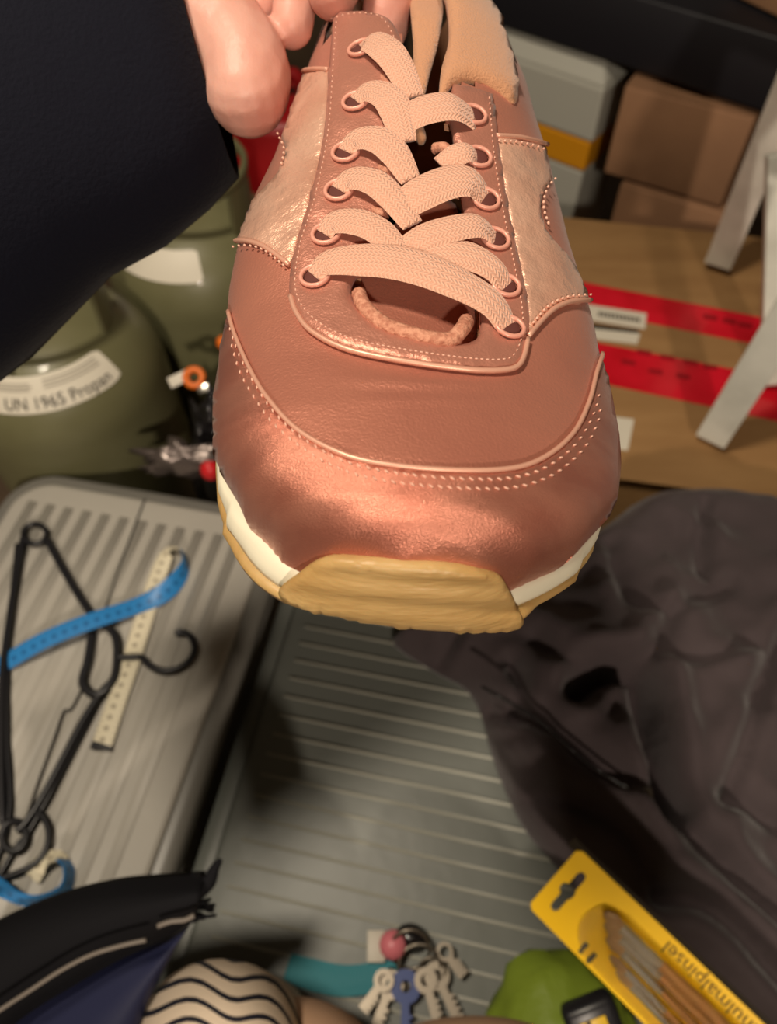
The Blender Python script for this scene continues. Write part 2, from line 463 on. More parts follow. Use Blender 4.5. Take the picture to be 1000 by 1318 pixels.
# panels
panel('toe_cap', [(297,402),(305,432),(325,480),(350,520),(390,560),(450,590),(520,603),(600,608),(660,605),(700,590),(735,560),(755,520),(765,480),(773,456),(788,510),(795,560),(797,610),(791,655),(770,700),(738,738),(700,762),(662,780),(600,782),(500,770),(400,748),(362,734),(322,690),(290,640),(275,596),(276,520),(284,450)], .0008, M_TOE, shoe, base, 8)
STAY_OUT = [(432,22),(426,90),(418,180),(400,260),(382,320),(374,370),(380,402),(402,430),(450,453),(520,468),(600,479),(648,480),(668,470),(677,440),(678,400),(667,340),(652,270),(640,190),(632,125)]
STAY_IN = [(582,112),(578,150),(586,200),(594,260),(602,320),(614,380),(618,428),(600,446),(560,443),(500,428),(462,402),(452,372),(474,335),(496,290),(512,230),(524,170),(528,110),(518,60),(500,28),(468,18)]
panel('eyestay', cat2(STAY_OUT, 4)+cat2(STAY_IN, 4), .0018, M_STAY, shoe, base, 8, sm=0, fn=lambda u, v: sum(-.0009*math.exp(-((u-a)**2+(v-b)**2)/260) for a, b in EL+ER))
panel('side_panel', [(386,94),(405,92),(424,93),(420,160),(412,210),(400,262),(382,320),(374,344),(345,322),(322,313),(303,312),(312,285),(330,255),(352,232),(365,212),(369,190),(364,176),(374,150),(381,120)], .0009, M_PALE, shoe, base, 7, sm=2)
panel('side_panel', [(637,178),(668,180),(700,188),(702,205),(708,232),(699,245),(694,268),(700,295),(722,322),(740,345),(756,388),(728,392),(705,405),(688,425),(678,436),(678,400),(667,340),(652,270),(642,210)], .0009, M_PALE, shoe, base, 7, sm=2)
# tongue under the laces, and the padded collar behind it
panel('tongue', [(440,360),(450,400),(500,440),(560,455),(610,455),(630,425),(618,370),(606,310),(590,250),(560,236),(530,250),(500,285),(470,330)], .001, M_ROSE, shoe, base, 10, lift=-.0042, sm=2)
panel('collar', [(566,128),(580,112),(600,104),(622,108),(645,122),(662,134),(664,100),(652,50),(640,0),(632,-60),(560,-60),(575,0),(578,50),(568,90)], .003, M_LINING, shoe, base, 9, lift=-.001, sm=3)
panel('tongue_top', [(552,150),(545,120),(556,70),(575,10),(585,-60),(532,-60),(533,20),(534,60),(536,110),(538,150)], .002, M_LINING, shoe, base, 9, lift=-.008, sm=3)
# piped edges
e = MB(); seam(e, [(297,402),(305,432),(325,480),(350,520),(390,560),(450,590),(520,603),(600,608),(660,605),(700,590),(735,560),(755,520),(765,480),(773,456)], .0006, .0008); e.build('toe_cap_edge', M_PIPE, shoe)
e = MB(); seam(e, [(376,385),(384,408),(404,432),(450,455),(520,470),(600,481),(648,481),(668,471),(677,440)], .0007, .0012); e.build('eyestay_edge', M_PIPE, shoe)
for pp in ([(303,312),(322,313),(345,322),(374,344)], [(756,388),(728,392),(705,405),(678,436)], [(637,178),(668,180),(701,188)], [(386,94),(405,92),(424,93)]):
    e = MB(); seam(e, pp, .0007, .001); e.build('panel_edge', M_PIPE, shoe)
st = MB()
A1 = [(300,425),(312,462),(332,500),(356,535),(395,570),(450,598),(520,613),(600,619),(660,617),(702,603),(740,572),(762,532),(769,500)]
A2 = [(302,447),(312,482),(332,518),(356,550),(395,582),(450,610),(520,625),(600,631),(660,629),(708,614),(748,580),(766,545),(770,520)]
stitches(st, A1, 12, .0015, .0005, .0009, slant=.5); stitches(st, A2, 12, .0015, .0005, .0009, slant=.5)
stitches(st, [(438,28),(433,90),(425,180),(408,260),(390,318),(383,365),(388,394),(410,420),(452,442),(520,457),(600,468),(645,469),(660,460),(668,436),(668,400),(657,340),(643,270),(632,200),(626,130)], 7, .0010, .00042, .0018)
stitches(st, [(432,30),(460,24),(492,30),(510,60)], 7, .0010, .00042, .0018)
stitches(st, [(306,320),(325,320),(346,328),(372,350)], 7, .0012, .0007, .0014); stitches(st, [(754,382),(726,386),(702,398),(680,424)], 7, .0012, .0007, .0014)
stitches(st, [(362,175),(370,195),(366,218)], 7, .0012, .0008, .0014); stitches(st, [(709,233),(699,247),(695,270),(702,294)], 7, .0012, .0008, .0014)
stitches(st, [(640,186),(668,188),(698,196)], 7, .0012, .0007, .0014)
tag(st.build('stitching', M_STITCH, shoe), kind='stuff')
# eyelets
M_EYE_SHADE = mat('eyelet_shade', (96,50,44), .8)
EL = [(467,70),(460,138),(447,203),(438,252),(422,308),(408,362)]; ER = [(606,155),(612,209),(622,263),(634,314),(647,374),(652,428)]
for (u, v) in EL+ER:
    h, n = ray(u, v); n = snorm(u, v, base, 12); x = (RT-n*RT.dot(n)).normalized(); y = n.cross(x)
    r = .0036
    e = MB(); e.tube([h+n*.0022+x*(math.cos(2*PI*i/18)*r)+y*(math.sin(2*PI*i/18)*r*.9) for i in range(18)], .0006, 8, True, 0); eo = e.build('eyelet', M_EYE, shoe)
    hole = MB(); hole.ell(h+n*.0016, (r*.85, r*.8, .0006), (x, y, n), 12); hole.build('eyelet_shade_disc', M_EYE_SHADE, eo)  # solid disc inside the ring; the shade of the opening is its dark colour
def lace(pts, width, th=.0011, cup=.04):
    """pts: (u, v, height mm above the last)"""
    P = []; D = []; Wd = []
    wl = width if hasattr(width, '__len__') else [width]*len(pts)
    for i, (u, v, hgt) in enumerate(pts):
        h, n = ray(u, v); n = snorm(u, v, base, 14); P.append(h+n*(hgt*.001)); Wd.append(wl[i]*1.22/F*(h-CAM).dot(FW))
        a = pts[max(i-1, 0)]; b = pts[min(i+1, len(pts)-1)]; dx, dy = b[0]-a[0], b[1]-a[1]
        t = ray(b[0], b[1])[0]-ray(a[0], a[1])[0]; D.append(n.cross(t).normalized())
    m = MB(); m.ribbon(P, D, Wd, th, 6, cup, 9); return m.build('lace_strap', M_LACE, shoe, uv=True)
# lower crossings first, top ones last
lace([(520,352,3.2),(560,342,4.2),(600,346,4.6),(632,362,3.8),(650,378,1.2)], [34,40,40,32,24])
lace([(418,308,2.0),(432,298,3.4),(462,302,4.6),(492,318,4.8),(520,350,3.6)], [26,32,36,34,26])
lace([(515,338,3.4),(545,322,4.8),(580,312,5.2),(612,306,4.4),(636,312,1.2)], [30,34,34,32,24])
lace([(438,252,2.0),(452,242,3.4),(480,250,4.8),(504,270,4.6),(530,303,3.6)], [26,30,34,32,24])
lace([(512,282,3.6),(540,266,4.8),(575,252,5.2),(603,250,4.4),(623,262,1.2)], [34,42,42,40,26])
lace([(447,203,2.0),(460,192,3.4),(486,196,4.8),(508,214,4.6),(528,245,3.4)], [26,30,36,34,22])
lace([(566,222,2.2),(585,212,3.6),(600,208,3.4),(612,211,1.2)], [26,28,26,24])
lace([(460,138,2.0),(474,130,3.4),(496,140,4.8),(510,160,4.8),(520,196,3.4)], [26,30,36,36,26])
lace([(520,168,3.8),(548,160,5.2),(580,156,5.0),(607,158,1.6)], [36,40,40,34])
lace([(468,70,2.0),(480,66,3.4),(500,84,4.8),(516,108,4.6),(531,138,3.2)], [26,32,36,32,24])
lace([(406,362,2.0),(425,350,3.6),(470,352,5.2),(520,362,6.4),(575,384,6.4),(625,406,4.6),(652,428,1.4)], [26,34,44,46,46,40,30])
# the round bundle of lace below, inside the throat
M_CORDL = mat('lace_cord_weave', (224,162,134), .85, 0, 1, 1100, c2=(190,124,100), cscale=700)
def cord(pts, r=.0016):
    P = []
    for (u, v, hgt) in pts:
        h, n = ray(u, v); P.append(h+snorm(u, v, base, 12)*(hgt*.001))
    m = MB(); m.tube(P, r, 10, False, 6); return m.build('lace_cord', M_CORDL, shoe)
cord([(462,380,.5),(470,402,1.5),(495,424,1.5),(535,438,1.5),(575,444,1.5),(592,432,2),(600,415,.5)], .0019)
cord([(470,330,0),(484,342,2.2),(496,352,1.5)]); cord([(480,272,0),(494,284,2.2)]); cord([(488,216,0),(500,230,2)]); cord([(490,100,0),(508,128,2.2)]); cord([(576,228,0),(590,236,1.5),(600,242,0)])
cord([(560,190,-.5),(572,198,1.6),(580,212,.5)])

# ================================================================ PERSON (hand, sleeve, hem, lap)
person = thing('person', (0, -.25, 0), 'person in navy sleeve and cream striped trousers, holding the rose sneaker up by its collar', 'person')
def organic(name, chains, voxel, m, parent, smooth=6):
    mb = MB()
    for pts in chains:
        P = [p[0] for p in pts]; R = [p[1] for p in pts]
        P2, R2 = catmull(P, R, 6)
        for a, r in zip(P2, R2): mb.ell(a, (r, r, r), None, 16)
    me = bpy.data.meshes.new('tmp'); me.from_pydata([tuple(v) for v in mb.v], [], mb.f)
    o = bpy.data.objects.new('tmp', me); S.collection.objects.link(o)
    r = o.modifiers.new('r', 'REMESH'); r.mode = 'VOXEL'; r.voxel_size = voxel
    s = o.modifiers.new('s', 'SMOOTH'); s.iterations = smooth; s.factor = .5
    ev = o.evaluated_get(bpy.context.evaluated_depsgraph_get()); m2 = ev.to_mesh()
    vs = [v.co.copy() for v in m2.vertices]; fs = [tuple(p.vertices) for p in m2.polygons]
    ev.to_mesh_clear(); bpy.data.objects.remove(o)
    return mesh(name, vs, fs, m, parent)
def K(u, v, d, rpx): return (pix(u, v, d), rpx/F*d)
chains = [
    [K(100,-60,.264,84), K(190,0,.26,78), K(255,20,.252,66), K(298,55,.246,56), K(318,92,.244,57), K(318,120,.243,53)],   # wrist, heel of the hand
    [K(235,-20,.256,76), K(320,-110,.262,84), K(400,-180,.27,95)],                                           # palm
    [K(330,-130,.255,36), K(346,-70,.254,28), K(345,-22,.255,24), K(338,14,.256,21)],                         # little finger
    [K(372,-140,.252,42), K(388,-75,.247,35), K(382,-18,.246,30), K(376,34,.247,27)],                         # ring finger
    [K(430,-150,.25,44), K(448,-95,.242,40), K(442,-50,.236,36), K(428,-10,.234,33)],                         # middle finger
    [K(470,-150,.26,44), K(500,-90,.25,42), K(508,-40,.247,38), K(500,10,.247,34), K(494,38,.248,30)],        # index finger, behind the flap
    [K(300,-60,.28,50), K(340,-110,.31,48), K(420,-90,.33,42), K(470,-40,.335,38)],                           # thumb round the back
]
organic('hand', chains, .0010, M_SKIN, person, 3)
# sleeve
rings = []
lo = [(302,222),(262,262),(200,312),(125,352),(60,415),(0,468),(-120,570),(-330,760)]
hi = [(212,-150),(150,-200),(80,-240),(0,-260),(-80,-260),(-160,-230),(-330,-100),(-600,100)]
dd = [.262,.262,.262,.262,.262,.262,.26,.26]
vs = []; kk = 40
for i, (a, b, d) in enumerate(zip(lo, hi, dd)):
    A, B = pix(*a, d), pix(*b, d); c = (A+B)/2; x = (A-B)/2; r = x.length; y = FW*(r*.62)
    for j in range(kk):
        an = 2*PI*j/kk; w = 1+.025*math.sin(3*an+i*1.3)*(i > 0)
        vs.append(c + x*math.cos(an)*(1 if math.cos(an) > .9 else w) + y*math.sin(an)*w)
n = len(lo); cent = (pix(*lo[0], .262)+pix(*hi[0], .262))/2
# turned-in cuff
inner = [cent + (vs[j]-cent)*.955 for j in range(kk)]; deep = [p + (vs[kk*2+j]-vs[j])*.6 for j, p in enumerate(inner)]
vv = vs + inner + deep
fs = [(i*kk+j, i*kk+(j+1) % kk, (i+1)*kk+(j+1) % kk, (i+1)*kk+j) for i in range(n-1) for j in range(kk)]
o1 = n*kk; fs += [(j, o1+j, o1+(j+1) % kk, (j+1) % kk) for j in range(kk)] + [(o1+j, o1+kk+j, o1+kk+(j+1) % kk, o1+(j+1) % kk) for j in range(kk)]
mesh('sleeve', vv, fs, M_SLEEVE, person)

# ================================================================ CRATES
ZL, ZR = .40, .372
a_ = (onz(280,640,ZL)-onz(60,602,ZL)).normalized(); b_ = Vector((-a_.y, a_.x, 0))
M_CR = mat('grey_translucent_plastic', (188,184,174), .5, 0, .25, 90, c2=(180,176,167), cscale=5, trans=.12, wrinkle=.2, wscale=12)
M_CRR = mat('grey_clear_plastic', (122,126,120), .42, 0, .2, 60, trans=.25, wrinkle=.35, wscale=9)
M_CRE = mat('grey_plastic_rim', (120,118,112), .35, 0, trans=.1)
M_RIB = mat('rib_highlight_plastic', (178,178,166), .3, 0, trans=.2)  # paler than the lid: the highlights along the ribs are in this colour
def crate(name, label, org, wx, dy, z, mlid, ribs, rib_sp, rib_r, rimcol):
    """org = back left corner on the lid plane; wx along a_, dy toward the viewer"""
    c = org + a_*(wx/2) - b_*(dy/2)
    t = thing(name, (c.x, c.y, 0), label, 'storage box', 'clear grey storage boxes with ribbed lids')
    ax = (a_, b_, Vector((0,0,1)))
    def rr(hx, hy, r, zz, k=8):
        P = []
        for (sx, sy, a0) in ((1,1,0),(-1,1,PI/2),(-1,-1,PI),(1,-1,3*PI/2)):
            for i in range(k):
                an = a0+PI/2*i/(k-1); P.append(Vector((c.x, c.y, zz)) + a_*(sx*(hx-r)+r*math.cos(an)) + b_*(sy*(hy-r)+r*math.sin(an)))
        return P
    def stack(levels):
        vs = []; 
        for (dx, zz, r) in levels: vs += rr(wx/2+dx, dy/2+dx, r, zz)
        k = 32; n = len(levels)
        return vs, [(i*k+j, i*k+(j+1) % k, (i+1)*k+(j+1) % k, (i+1)*k+j) for i in range(n-1) for j in range(k)] + [tuple(range(k)), tuple((n-1)*k+j for j in range(k))]
    vs, fs = stack([(-.035,.0,.03),(-.012,z-.03,.04)]); mesh('tub', vs, fs, mlid, t)
    vs, fs = stack([(-.008,z-.03,.045),(0,z-.026,.05),(0,z-.012,.05),(-.004,z-.007,.048),(-.012,z-.006,.04)]); mesh('lid', vs, fs, rimcol, t)
    vs, fs = stack([(-.016,z-.007,.04),(-.018,z-.0025,.038),(-.022,z-.001,.036)]); mesh('lid_top', vs, fs, mlid, t)
    m = MB()
    if ribs == 'long':
        x = -wx/2+.04
        while x < wx/2-.03:
            m.tube([Vector((c.x, c.y, z-.0014))+a_*x+b_*q for q in (-dy/2+.045, 0, dy/2-.045)], rib_r, 8, False, 1, flat=.22, up=Vector((0,0,1))); x += rib_sp
    else:
        y = -dy/2+.04
        while y < dy/2-.03:
            m.tube([Vector((c.x, c.y, z-.0012))+b_*y+a_*q for q in (-wx/2+.035, 0, wx/2-.045)], rib_r, 6, False, 1, flat=.6); y += rib_sp
    rb = m.build('lid_ribs', M_RIB if ribs != 'long' else mlid, t); tag(rb, kind='stuff')
    return t
cL = onz(24, 596, ZL)
right_edge = onz(330, 800, ZL); wL = (right_edge-cL).dot(a_)
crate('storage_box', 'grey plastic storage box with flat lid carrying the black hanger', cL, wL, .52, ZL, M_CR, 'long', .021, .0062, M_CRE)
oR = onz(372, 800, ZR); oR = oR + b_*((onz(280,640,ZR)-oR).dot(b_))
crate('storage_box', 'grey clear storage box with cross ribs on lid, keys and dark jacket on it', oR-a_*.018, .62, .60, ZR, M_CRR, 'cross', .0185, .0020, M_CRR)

# ================================================================ GAS BOTTLES
M_OL = mat('olive_paint', (112,110,80), .42, .0, .25, 40, c2=(104,102,72), cscale=12, coat=.15)
M_OLD = mat('olive_paint_dark', (100,98,74), .5)
M_RED = mat('red_plastic', (196,30,36), .35)
M_CHROME = mat('steel', (190,186,176), .25, 1)
M_LABEL = mat('paper_label', (214,208,192), .5, 0)
M_INK = mat('print_ink', (60,56,50), .7)
M_GREYINK = mat('print_grey', (168,162,148), .7)
def text(body, size, loc, xdir, ydir, m, parent, name='lettering', depth=.0002):
    cu = bpy.data.curves.new('t', 'FONT'); cu.body = body; cu.size = size; cu.extrude = depth; cu.resolution_u = 3
    o = bpy.data.objects.new('t', cu); S.collection.objects.link(o)
    ev = o.evaluated_get(bpy.context.evaluated_depsgraph_get()); me = ev.to_mesh()
    x = xdir.normalized(); y = (ydir-x*ydir.dot(x)).normalized(); z = x.cross(y)
    vs = [Vector(loc)+x*v.co.x+y*v.co.y+z*v.co.z for v in me.vertices]; fs = [tuple(p.vertices) for p in me.polygons]
    ev.to_mesh_clear(); bpy.data.objects.remove(o)
    return vs, fs
def bottle(c, label, lab_ang, collar_ang, words=None, r=.12, ztop=.52):
    t = thing('gas_bottle', (c.x, c.y, 0), label, 'gas bottle', 'olive gas bottles')
    b = Vector((c.x, c.y, 0))
    prof = [(0,.012),(r*.7,.012),(r*.93,.03),(r,.07),(r,ztop-.095)]
    dome = lambda a: (r*math.cos(a)**.8 if a < 1.56 else .0, ztop-.095+.095*math.sin(a)**.95)
    for i in range(1, 14): 
        a = i/14*PI/2; prof.append(dome(a))
    prof.append((.02, ztop))
    MB().lathe(b, prof, 64).build('tank', M_OL, t)
    MB().lathe(b, [(r*.8,0),(r*.82,0),(r*.82,.03),(r*.8,.03),(r*.8,0)], 40).build('foot_ring', M_OLD, t)
    # guard collar: three struts and a ring
    R = .078; zr = ztop+.045
    MB().lathe(b, [(R-.002,zr-.012),(R+.003,zr-.010),(R+.004,zr),(R,zr+.006),(R-.004,zr),(R-.002,zr-.012)], 48).build('guard_ring', M_OL, t)
    for ca in collar_ang:
        vs = []
        for i in range(9):
            an = ca+math.radians(-17+34*i/8)
            for (rr_, zz) in ((R-.003, ztop-.03),(R+.003, ztop-.03),(R+.003, zr),(R-.003, zr)):
                k = 1+(.25 if zz < ztop else 0)*((i-4)/4)**2
                vs.append(b+Vector((rr_*math.cos(ca+(an-ca)*k), rr_*math.sin(ca+(an-ca)*k), zz)))
        fs = [(i*4+j, i*4+(j+1) % 4, (i+1)*4+(j+1) % 4, (i+1)*4+j) for i in range(8) for j in range(4)] + [(0,1,2,3),(32,33,34,35)]
        mesh('guard_strut', vs, fs, M_OL, t, False)
    MB().lathe(b, [(0,ztop-.01),(.022,ztop-.01),(.022,ztop+.012),(.012,ztop+.016),(.012,ztop+.03),(0,ztop+.03)], 20).build('valve', M_CHROME, t)
    vc = MB().lathe(b, [(.026,ztop+.0),(.028,ztop+.004),(.028,ztop+.03),(.022,ztop+.038),(0,ztop+.04)], 24).build('valve_cap', M_RED, t); tag(vc, 'red valve cap')
    # curved label on the shoulder
    if lab_ang:
        a0, a1, e0, e1 = lab_ang; m = MB(); vs = []; ni, nj = 24, 5
        def P(an, el, lift=.0006):
            rr_, zz = dome(el); return b+Vector((math.cos(an)*(rr_+lift), math.sin(an)*(rr_+lift), zz+lift*.6))
        for j in range(nj):
            for i in range(ni):
                q = i/(ni-1); cut = .06*(max(0, q-.93)/.07)**2
                el = e0+(e1-e0)*j/(nj-1); el = (e0+e1)/2+(el-(e0+e1)/2)*(1-3*cut); vs.append(P(a0+(a1-a0)*q, el))
        vs2 = vs+[v-(v-b-Vector((0,0,ztop-.1))).normalized()*.0008 for v in vs]; nn = ni*nj
        fs = quads(nj, ni); fs = fs+[tuple(nn+i for i in f) for f in fs]
        lo_ = mesh('label', vs2, fs, M_LABEL, t); tag(lo_, 'white printed label')
        if words:
            vs, fs = text(words, 1, (0,0,0), Vector((1,0,0)), Vector((0,1,0)), M_INK, t)
            wmax = max(v.x for v in vs); q0, q1, h0, h1 = .22, .93, .12, .46
            P2 = [P(a0+(a1-a0)*(q0+(q1-q0)*v.x/wmax), e0+(e1-e0)*(h0+(h1-h0)*v.y/.72), .0012) for v in vs]
            mesh('lettering', P2, fs, M_INK, lo_, False)
            for (row, qs) in ((.62,(0,.4)),(.7,(0,.42)),(.78,(0,.4)),(.64,(.48,.93)),(.74,(.48,.93)),(.84,(.48,.93))):
                g = []
                for i in range(16):
                    q = qs[0]+.02+(qs[1]-qs[0]-.02)*i/15
                    for dh in (0,.045): g.append(P(a0+(a1-a0)*q, e0+(e1-e0)*(row+dh), .0011))
                mesh('fine_print', g, [(2*i,2*i+1,2*i+3,2*i+2) for i in range(15)], M_GREYINK, lo_, False)
    return t
c1 = onz(40,400,.52)
t1 = bottle(c1, 'olive green gas bottle at left with red valve cap and white label on its shoulder', (math.radians(-118), math.radians(-28), .52, .92), (math.radians(8), math.radians(128), math.radians(248)), 'UN 1965 Propan')
m = MB(); m.tube([pix(20,440,.83), pix(40,462,.80), pix(75,452,.80), pix(68,432,.82), pix(45,415,.84)], .0035, 8); m.build('valve_wire', M_CHROME, t1)
c2 = onz(232,262,.52); c2 = c1+(c2-c1).normalized()*max(.246, (c2-c1).length)
t2 = bottle(c2, 'olive green gas bottle standing behind the first, half under the dark sleeve', (math.radians(-150), math.radians(-75), .55, .95), (math.radians(-18), math.radians(102), math.radians(222)))

# red container behind the bottles
rc = onz(330,165,.50)
t = thing('red_canister', (rc.x, rc.y+.07, 0), 'dark red canister glimpsed between hand, sleeve and shoe, behind the olive bottles', 'canister')
M_DRED = mat('dark_red_plastic', (150,18,22), .4, 0, .3, 60)
MB().bbox((rc.x+.0, rc.y+.09, .25), (.26,.16,.5), .02).build('body', M_DRED, t)
MB().tube([(rc.x-.06,rc.y+.09,.495),(rc.x-.05,rc.y+.09,.53),(rc.x+.05,rc.y+.09,.53),(rc.x+.06,rc.y+.09,.495)], .01).build('handle', M_DRED, t)

# clutter between bottle and box
M_BLK = mat('black_film', (26,24,26), .18, 0, .0, 60, wrinkle=1, wscale=60, coat=.5)
def crumple(name, c, r, m, parent=None, amp=.25, seed=0, k=28, zmin=None):
    mb = MB().ell((0,0,0), (1,1,1), None, k); vs = []
    for v in mb.v:
        q = 1+amp*(noise.noise(v*2.1+Vector((seed,0,0)))+.5*noise.noise(v*5+Vector((0,seed,0)))+.3*abs(noise.noise(v*9+Vector((0,seed,0)))))
        p = Vector(c)+Vector((v.x*r[0]*q, v.y*r[1]*q, v.z*r[2]*q))
        if zmin is not None: p.z = max(p.z, zmin)
        vs.append(p)
    return mesh(name, vs, mb.f, m, parent)
bc = onz(243,540,.40)
bagc = Vector((-.200, .565, 0))
tag(crumple('plastic_bag', bagc+Vector((0,0,.2)), (.047,.047,.235), M_BLK, None, .3, 3, 40, 0), 'glossy black crumpled plastic bag standing between the olive bottle and the shoe', 'bag')
M_HB_ = mat('dark_rod', (30,40,36), .5); M_OR = mat('orange_plastic', (222,110,30), .4); M_WHT = mat('white_plastic', (206,200,186), .5)
def small(name, u, v, d, r, m, lab, cat, kind='ball'):
    p = pix(u, v, d); mb = MB()
    if kind == 'ball': mb.ell(p, r)
    elif kind == 'ring': mb.tube([p+RT*(r[0]*math.cos(2*PI*i/14))+UP*(r[0]*math.sin(2*PI*i/14)) for i in range(14)], r[1], 8, True, 0)
    else: mb.bbox(p, r, min(r)*.2, (RT*.9+UP*.43, UP*.9-RT*.43, FW))
    return tag(mb.build(name, m), lab, cat)
small('bottle_cap', 250, 486, .80, (.009,.004), M_OR, 'small orange ring on top of the black plastic bag', 'ring', 'ring')
small('paper_scrap', 230, 488, .80, (.022,.012,.003), M_WHT, 'small off-white scrap left of the orange ring on the black bag', 'scrap', 'box')
small('foil_scrap', 262, 500, .80, (.014,.008,.003), M_CHROME, 'small silvery scrap right of the orange ring', 'scrap', 'box')
ro = pix(288,441,.86)
rod = thing('orange_tipped_rod', (ro.x,ro.y,0), 'thin dark rod with orange knob, behind the left edge of the shoe', 'rod')
MB().ell(ro, (.009,.009,.009)).build('knob', M_OR, rod); MB().tube([(ro.x,ro.y,0),(ro.x,ro.y,ro.z-.005)], .003, 8, False, 1).build('shaft', M_HB_, rod)
small('stopper', 271, 605, .79, (.011,.011,.013), M_RED, 'red stopper in the clutter directly left of the white midsole', 'stopper')
fw = crumple('foil_wrapping', pix(238,592,.80), (.042,.014,.020), mat('dull_foil', (110,100,96), .28, .6, .6, 200), None, .7, 21, 30)
tag(fw, 'crumpled dull silver wrapping behind the back edge of the left lid', 'wrapping')

# ================================================================ RIGHT: carton with tape, trestle
ZB = .36
B0, B1 = onz(780,611,ZB), onz(1010,642,ZB)
bx = (B1-B0).normalized(); by = Vector((-bx.y, bx.x, 0)); L = (onz(735,278,ZB)-B0).dot(by)
M_CARD = mat('brown_cardboard', (158,122,78), .75, 0, .4, 120, c2=(148,112,70), cscale=9, stretch=(1,4,1))
M_CARD2 = mat('dim_cardboard', (150,112,82), .8, 0, .4, 120, c2=(140,104,76), cscale=9)
org = B0 - bx*.12; w = .75
cc = org + bx*(w/2) + by*(L/2)
cart = thing('cardboard_carton', (cc.x, cc.y, 0), 'large flat-topped brown cardboard carton sealed with two red tapes', 'box')
MB().bbox((cc.x,cc.y,ZB/2-.001), (w,L,ZB-.002), .003, (bx,by,Vector((0,0,1)))).build('carton_body', M_CARD, cart)
def flat(name, pts, z, th, m, parent, lab=None):
    o = MB().prism([onz(u, v, z) for (u, v) in pts], th).build(name, m, parent, False)
    if lab: tag(o, lab)
    return o
flat('flap', [(640,596),(1200,672),(1200,408),(640,395)], ZB, .0012, M_CARD, cart)
M_TAPE = mat('red_tape', (214,22,44), .3, 0, .3, 100, c2=(196,16,34), cscale=20, coat=.3)
flat('tape', [(600,334),(1200,452),(1200,490),(600,368)], ZB+.0012, .0006, M_TAPE, cart, 'upper strip of red packing tape')
flat('tape', [(600,408),(1200,526),(1200,585),(600,456)], ZB+.0014, .0006, M_TAPE, cart, 'lower strip of red packing tape')
M_TINK = mat('tape_print', (150,12,26), .5)
g = MB()
for (u0,v0) in ((905,404),(930,409),(950,414),(820,449),(850,456),(880,462),(905,468),(800,462),(835,474),(870,480)):
    g.prism([onz(u0,v0,ZB+.002), onz(u0+18,v0+3,ZB+.002), onz(u0+18,v0+9,ZB+.002), onz(u0,v0+6,ZB+.002)], .0003)
tag(g.build('tape_print', M_TINK, cart, False), kind='stuff')
flat('shipping_label', [(690,382),(832,404),(830,424),(690,401)], ZB+.0022, .0008, M_LABEL, cart, 'white strip label on the tape')
flat('shipping_label', [(690,416),(824,430),(820,443),(690,428)], ZB+.0022, .0008, M_LABEL, cart, 'second white strip label')
flat('label_bar', [(690,407),(822,425),(822,431),(690,414)], ZB+.0024, .0004, M_INK, cart)
g = MB()
for i in range(11):
    u0 = 770+i*5; v0 = 401+i*.78
    g.prism([onz(u0,v0,ZB+.0032), onz(u0+3.5,v0+.5,ZB+.0032), onz(u0+3.5,v0+6,ZB+.0032), onz(u0,v0+5.5,ZB+.0032)], .0002)
tag(g.build('label_print', M_INK, cart, False), kind='stuff')
flat('paper_label', [(740,530),(816,540),(808,580),(740,572)], ZB+.0016, .0006, M_LABEL, cart, 'pale square label near the front edge')
# trestle
M_WP = mat('white_painted_wood', (222,222,212), .5, 0, .4, 60, c2=(196,196,186), cscale=14)
def beam(mb, p, q, w, t, face):
    z = (q-p).normalized(); n = (face-z*face.dot(z)).normalized(); x = z.cross(n)
    mb.bbox((p+q)/2, (w, t, (q-p).length), .0015, (x, n, z)); return mb
toC = -FW
fA = onz(922,347,ZB); fB = onz(913,570,ZB); fC = onz(992,500,ZB)
tr = thing('step_trestle', (fB+fA)/2, 'white painted wooden trestle with splayed legs standing on the brown carton', 'trestle')
zt = Vector((0,0,.012))
for (p, q, w) in ((fA+zt, pix(1052,30,.80), .038), (fB+zt, pix(1105,265,.62), .036), (fC+zt, pix(1008,196,.81), .033)):
    beam(MB(), p, q, w, .022, toC+RT*-.35).build('leg', M_WP, tr, False)
beam(MB(), pix(1065,0,.80), pix(1115,235,.62), .05, .022, Vector((0,0,1))).build('side_rail', M_WP, tr, False)
beam(MB(), pix(1090,10,.80), pix(1270,120,.85), .09, .02, Vector((0,0,1))).build('step', M_WP, tr, False)

# ================================================================ BACK RIGHT
M_BLKW = mat('black_board', (22,22,28), .55, 0, .3, 60)
q1 = Vector((.198,1.455,0)); q2 = Vector((.579,1.152,0)); dx_ = (q2-q1).normalized(); dn = Vector((-dx_.y, dx_.x, 0))
if dn.y < 0: dn = -dn
bt = thing('black_bench', ((q1+q2)/2+dn*.2), 'low black board bench running across the top right', 'bench')
mid = (q1+q2)/2
MB().bbox((mid+dn*.19+Vector((0,0,.515))), (1.15,.38,.10), .004, (dx_, dn, Vector((0,0,1)))).build('board', M_BLKW, bt)
for (i, j) in ((-1,0),(1,0),(-1,1),(1,1)):
    MB().box(mid+dx_*(i*.53)+dn*(.05+.28*j)+Vector((0,0,.2325)), (.05,.05,.465), (dx_, dn, Vector((0,0,1)))).build('leg', M_BLKW, bt, False)
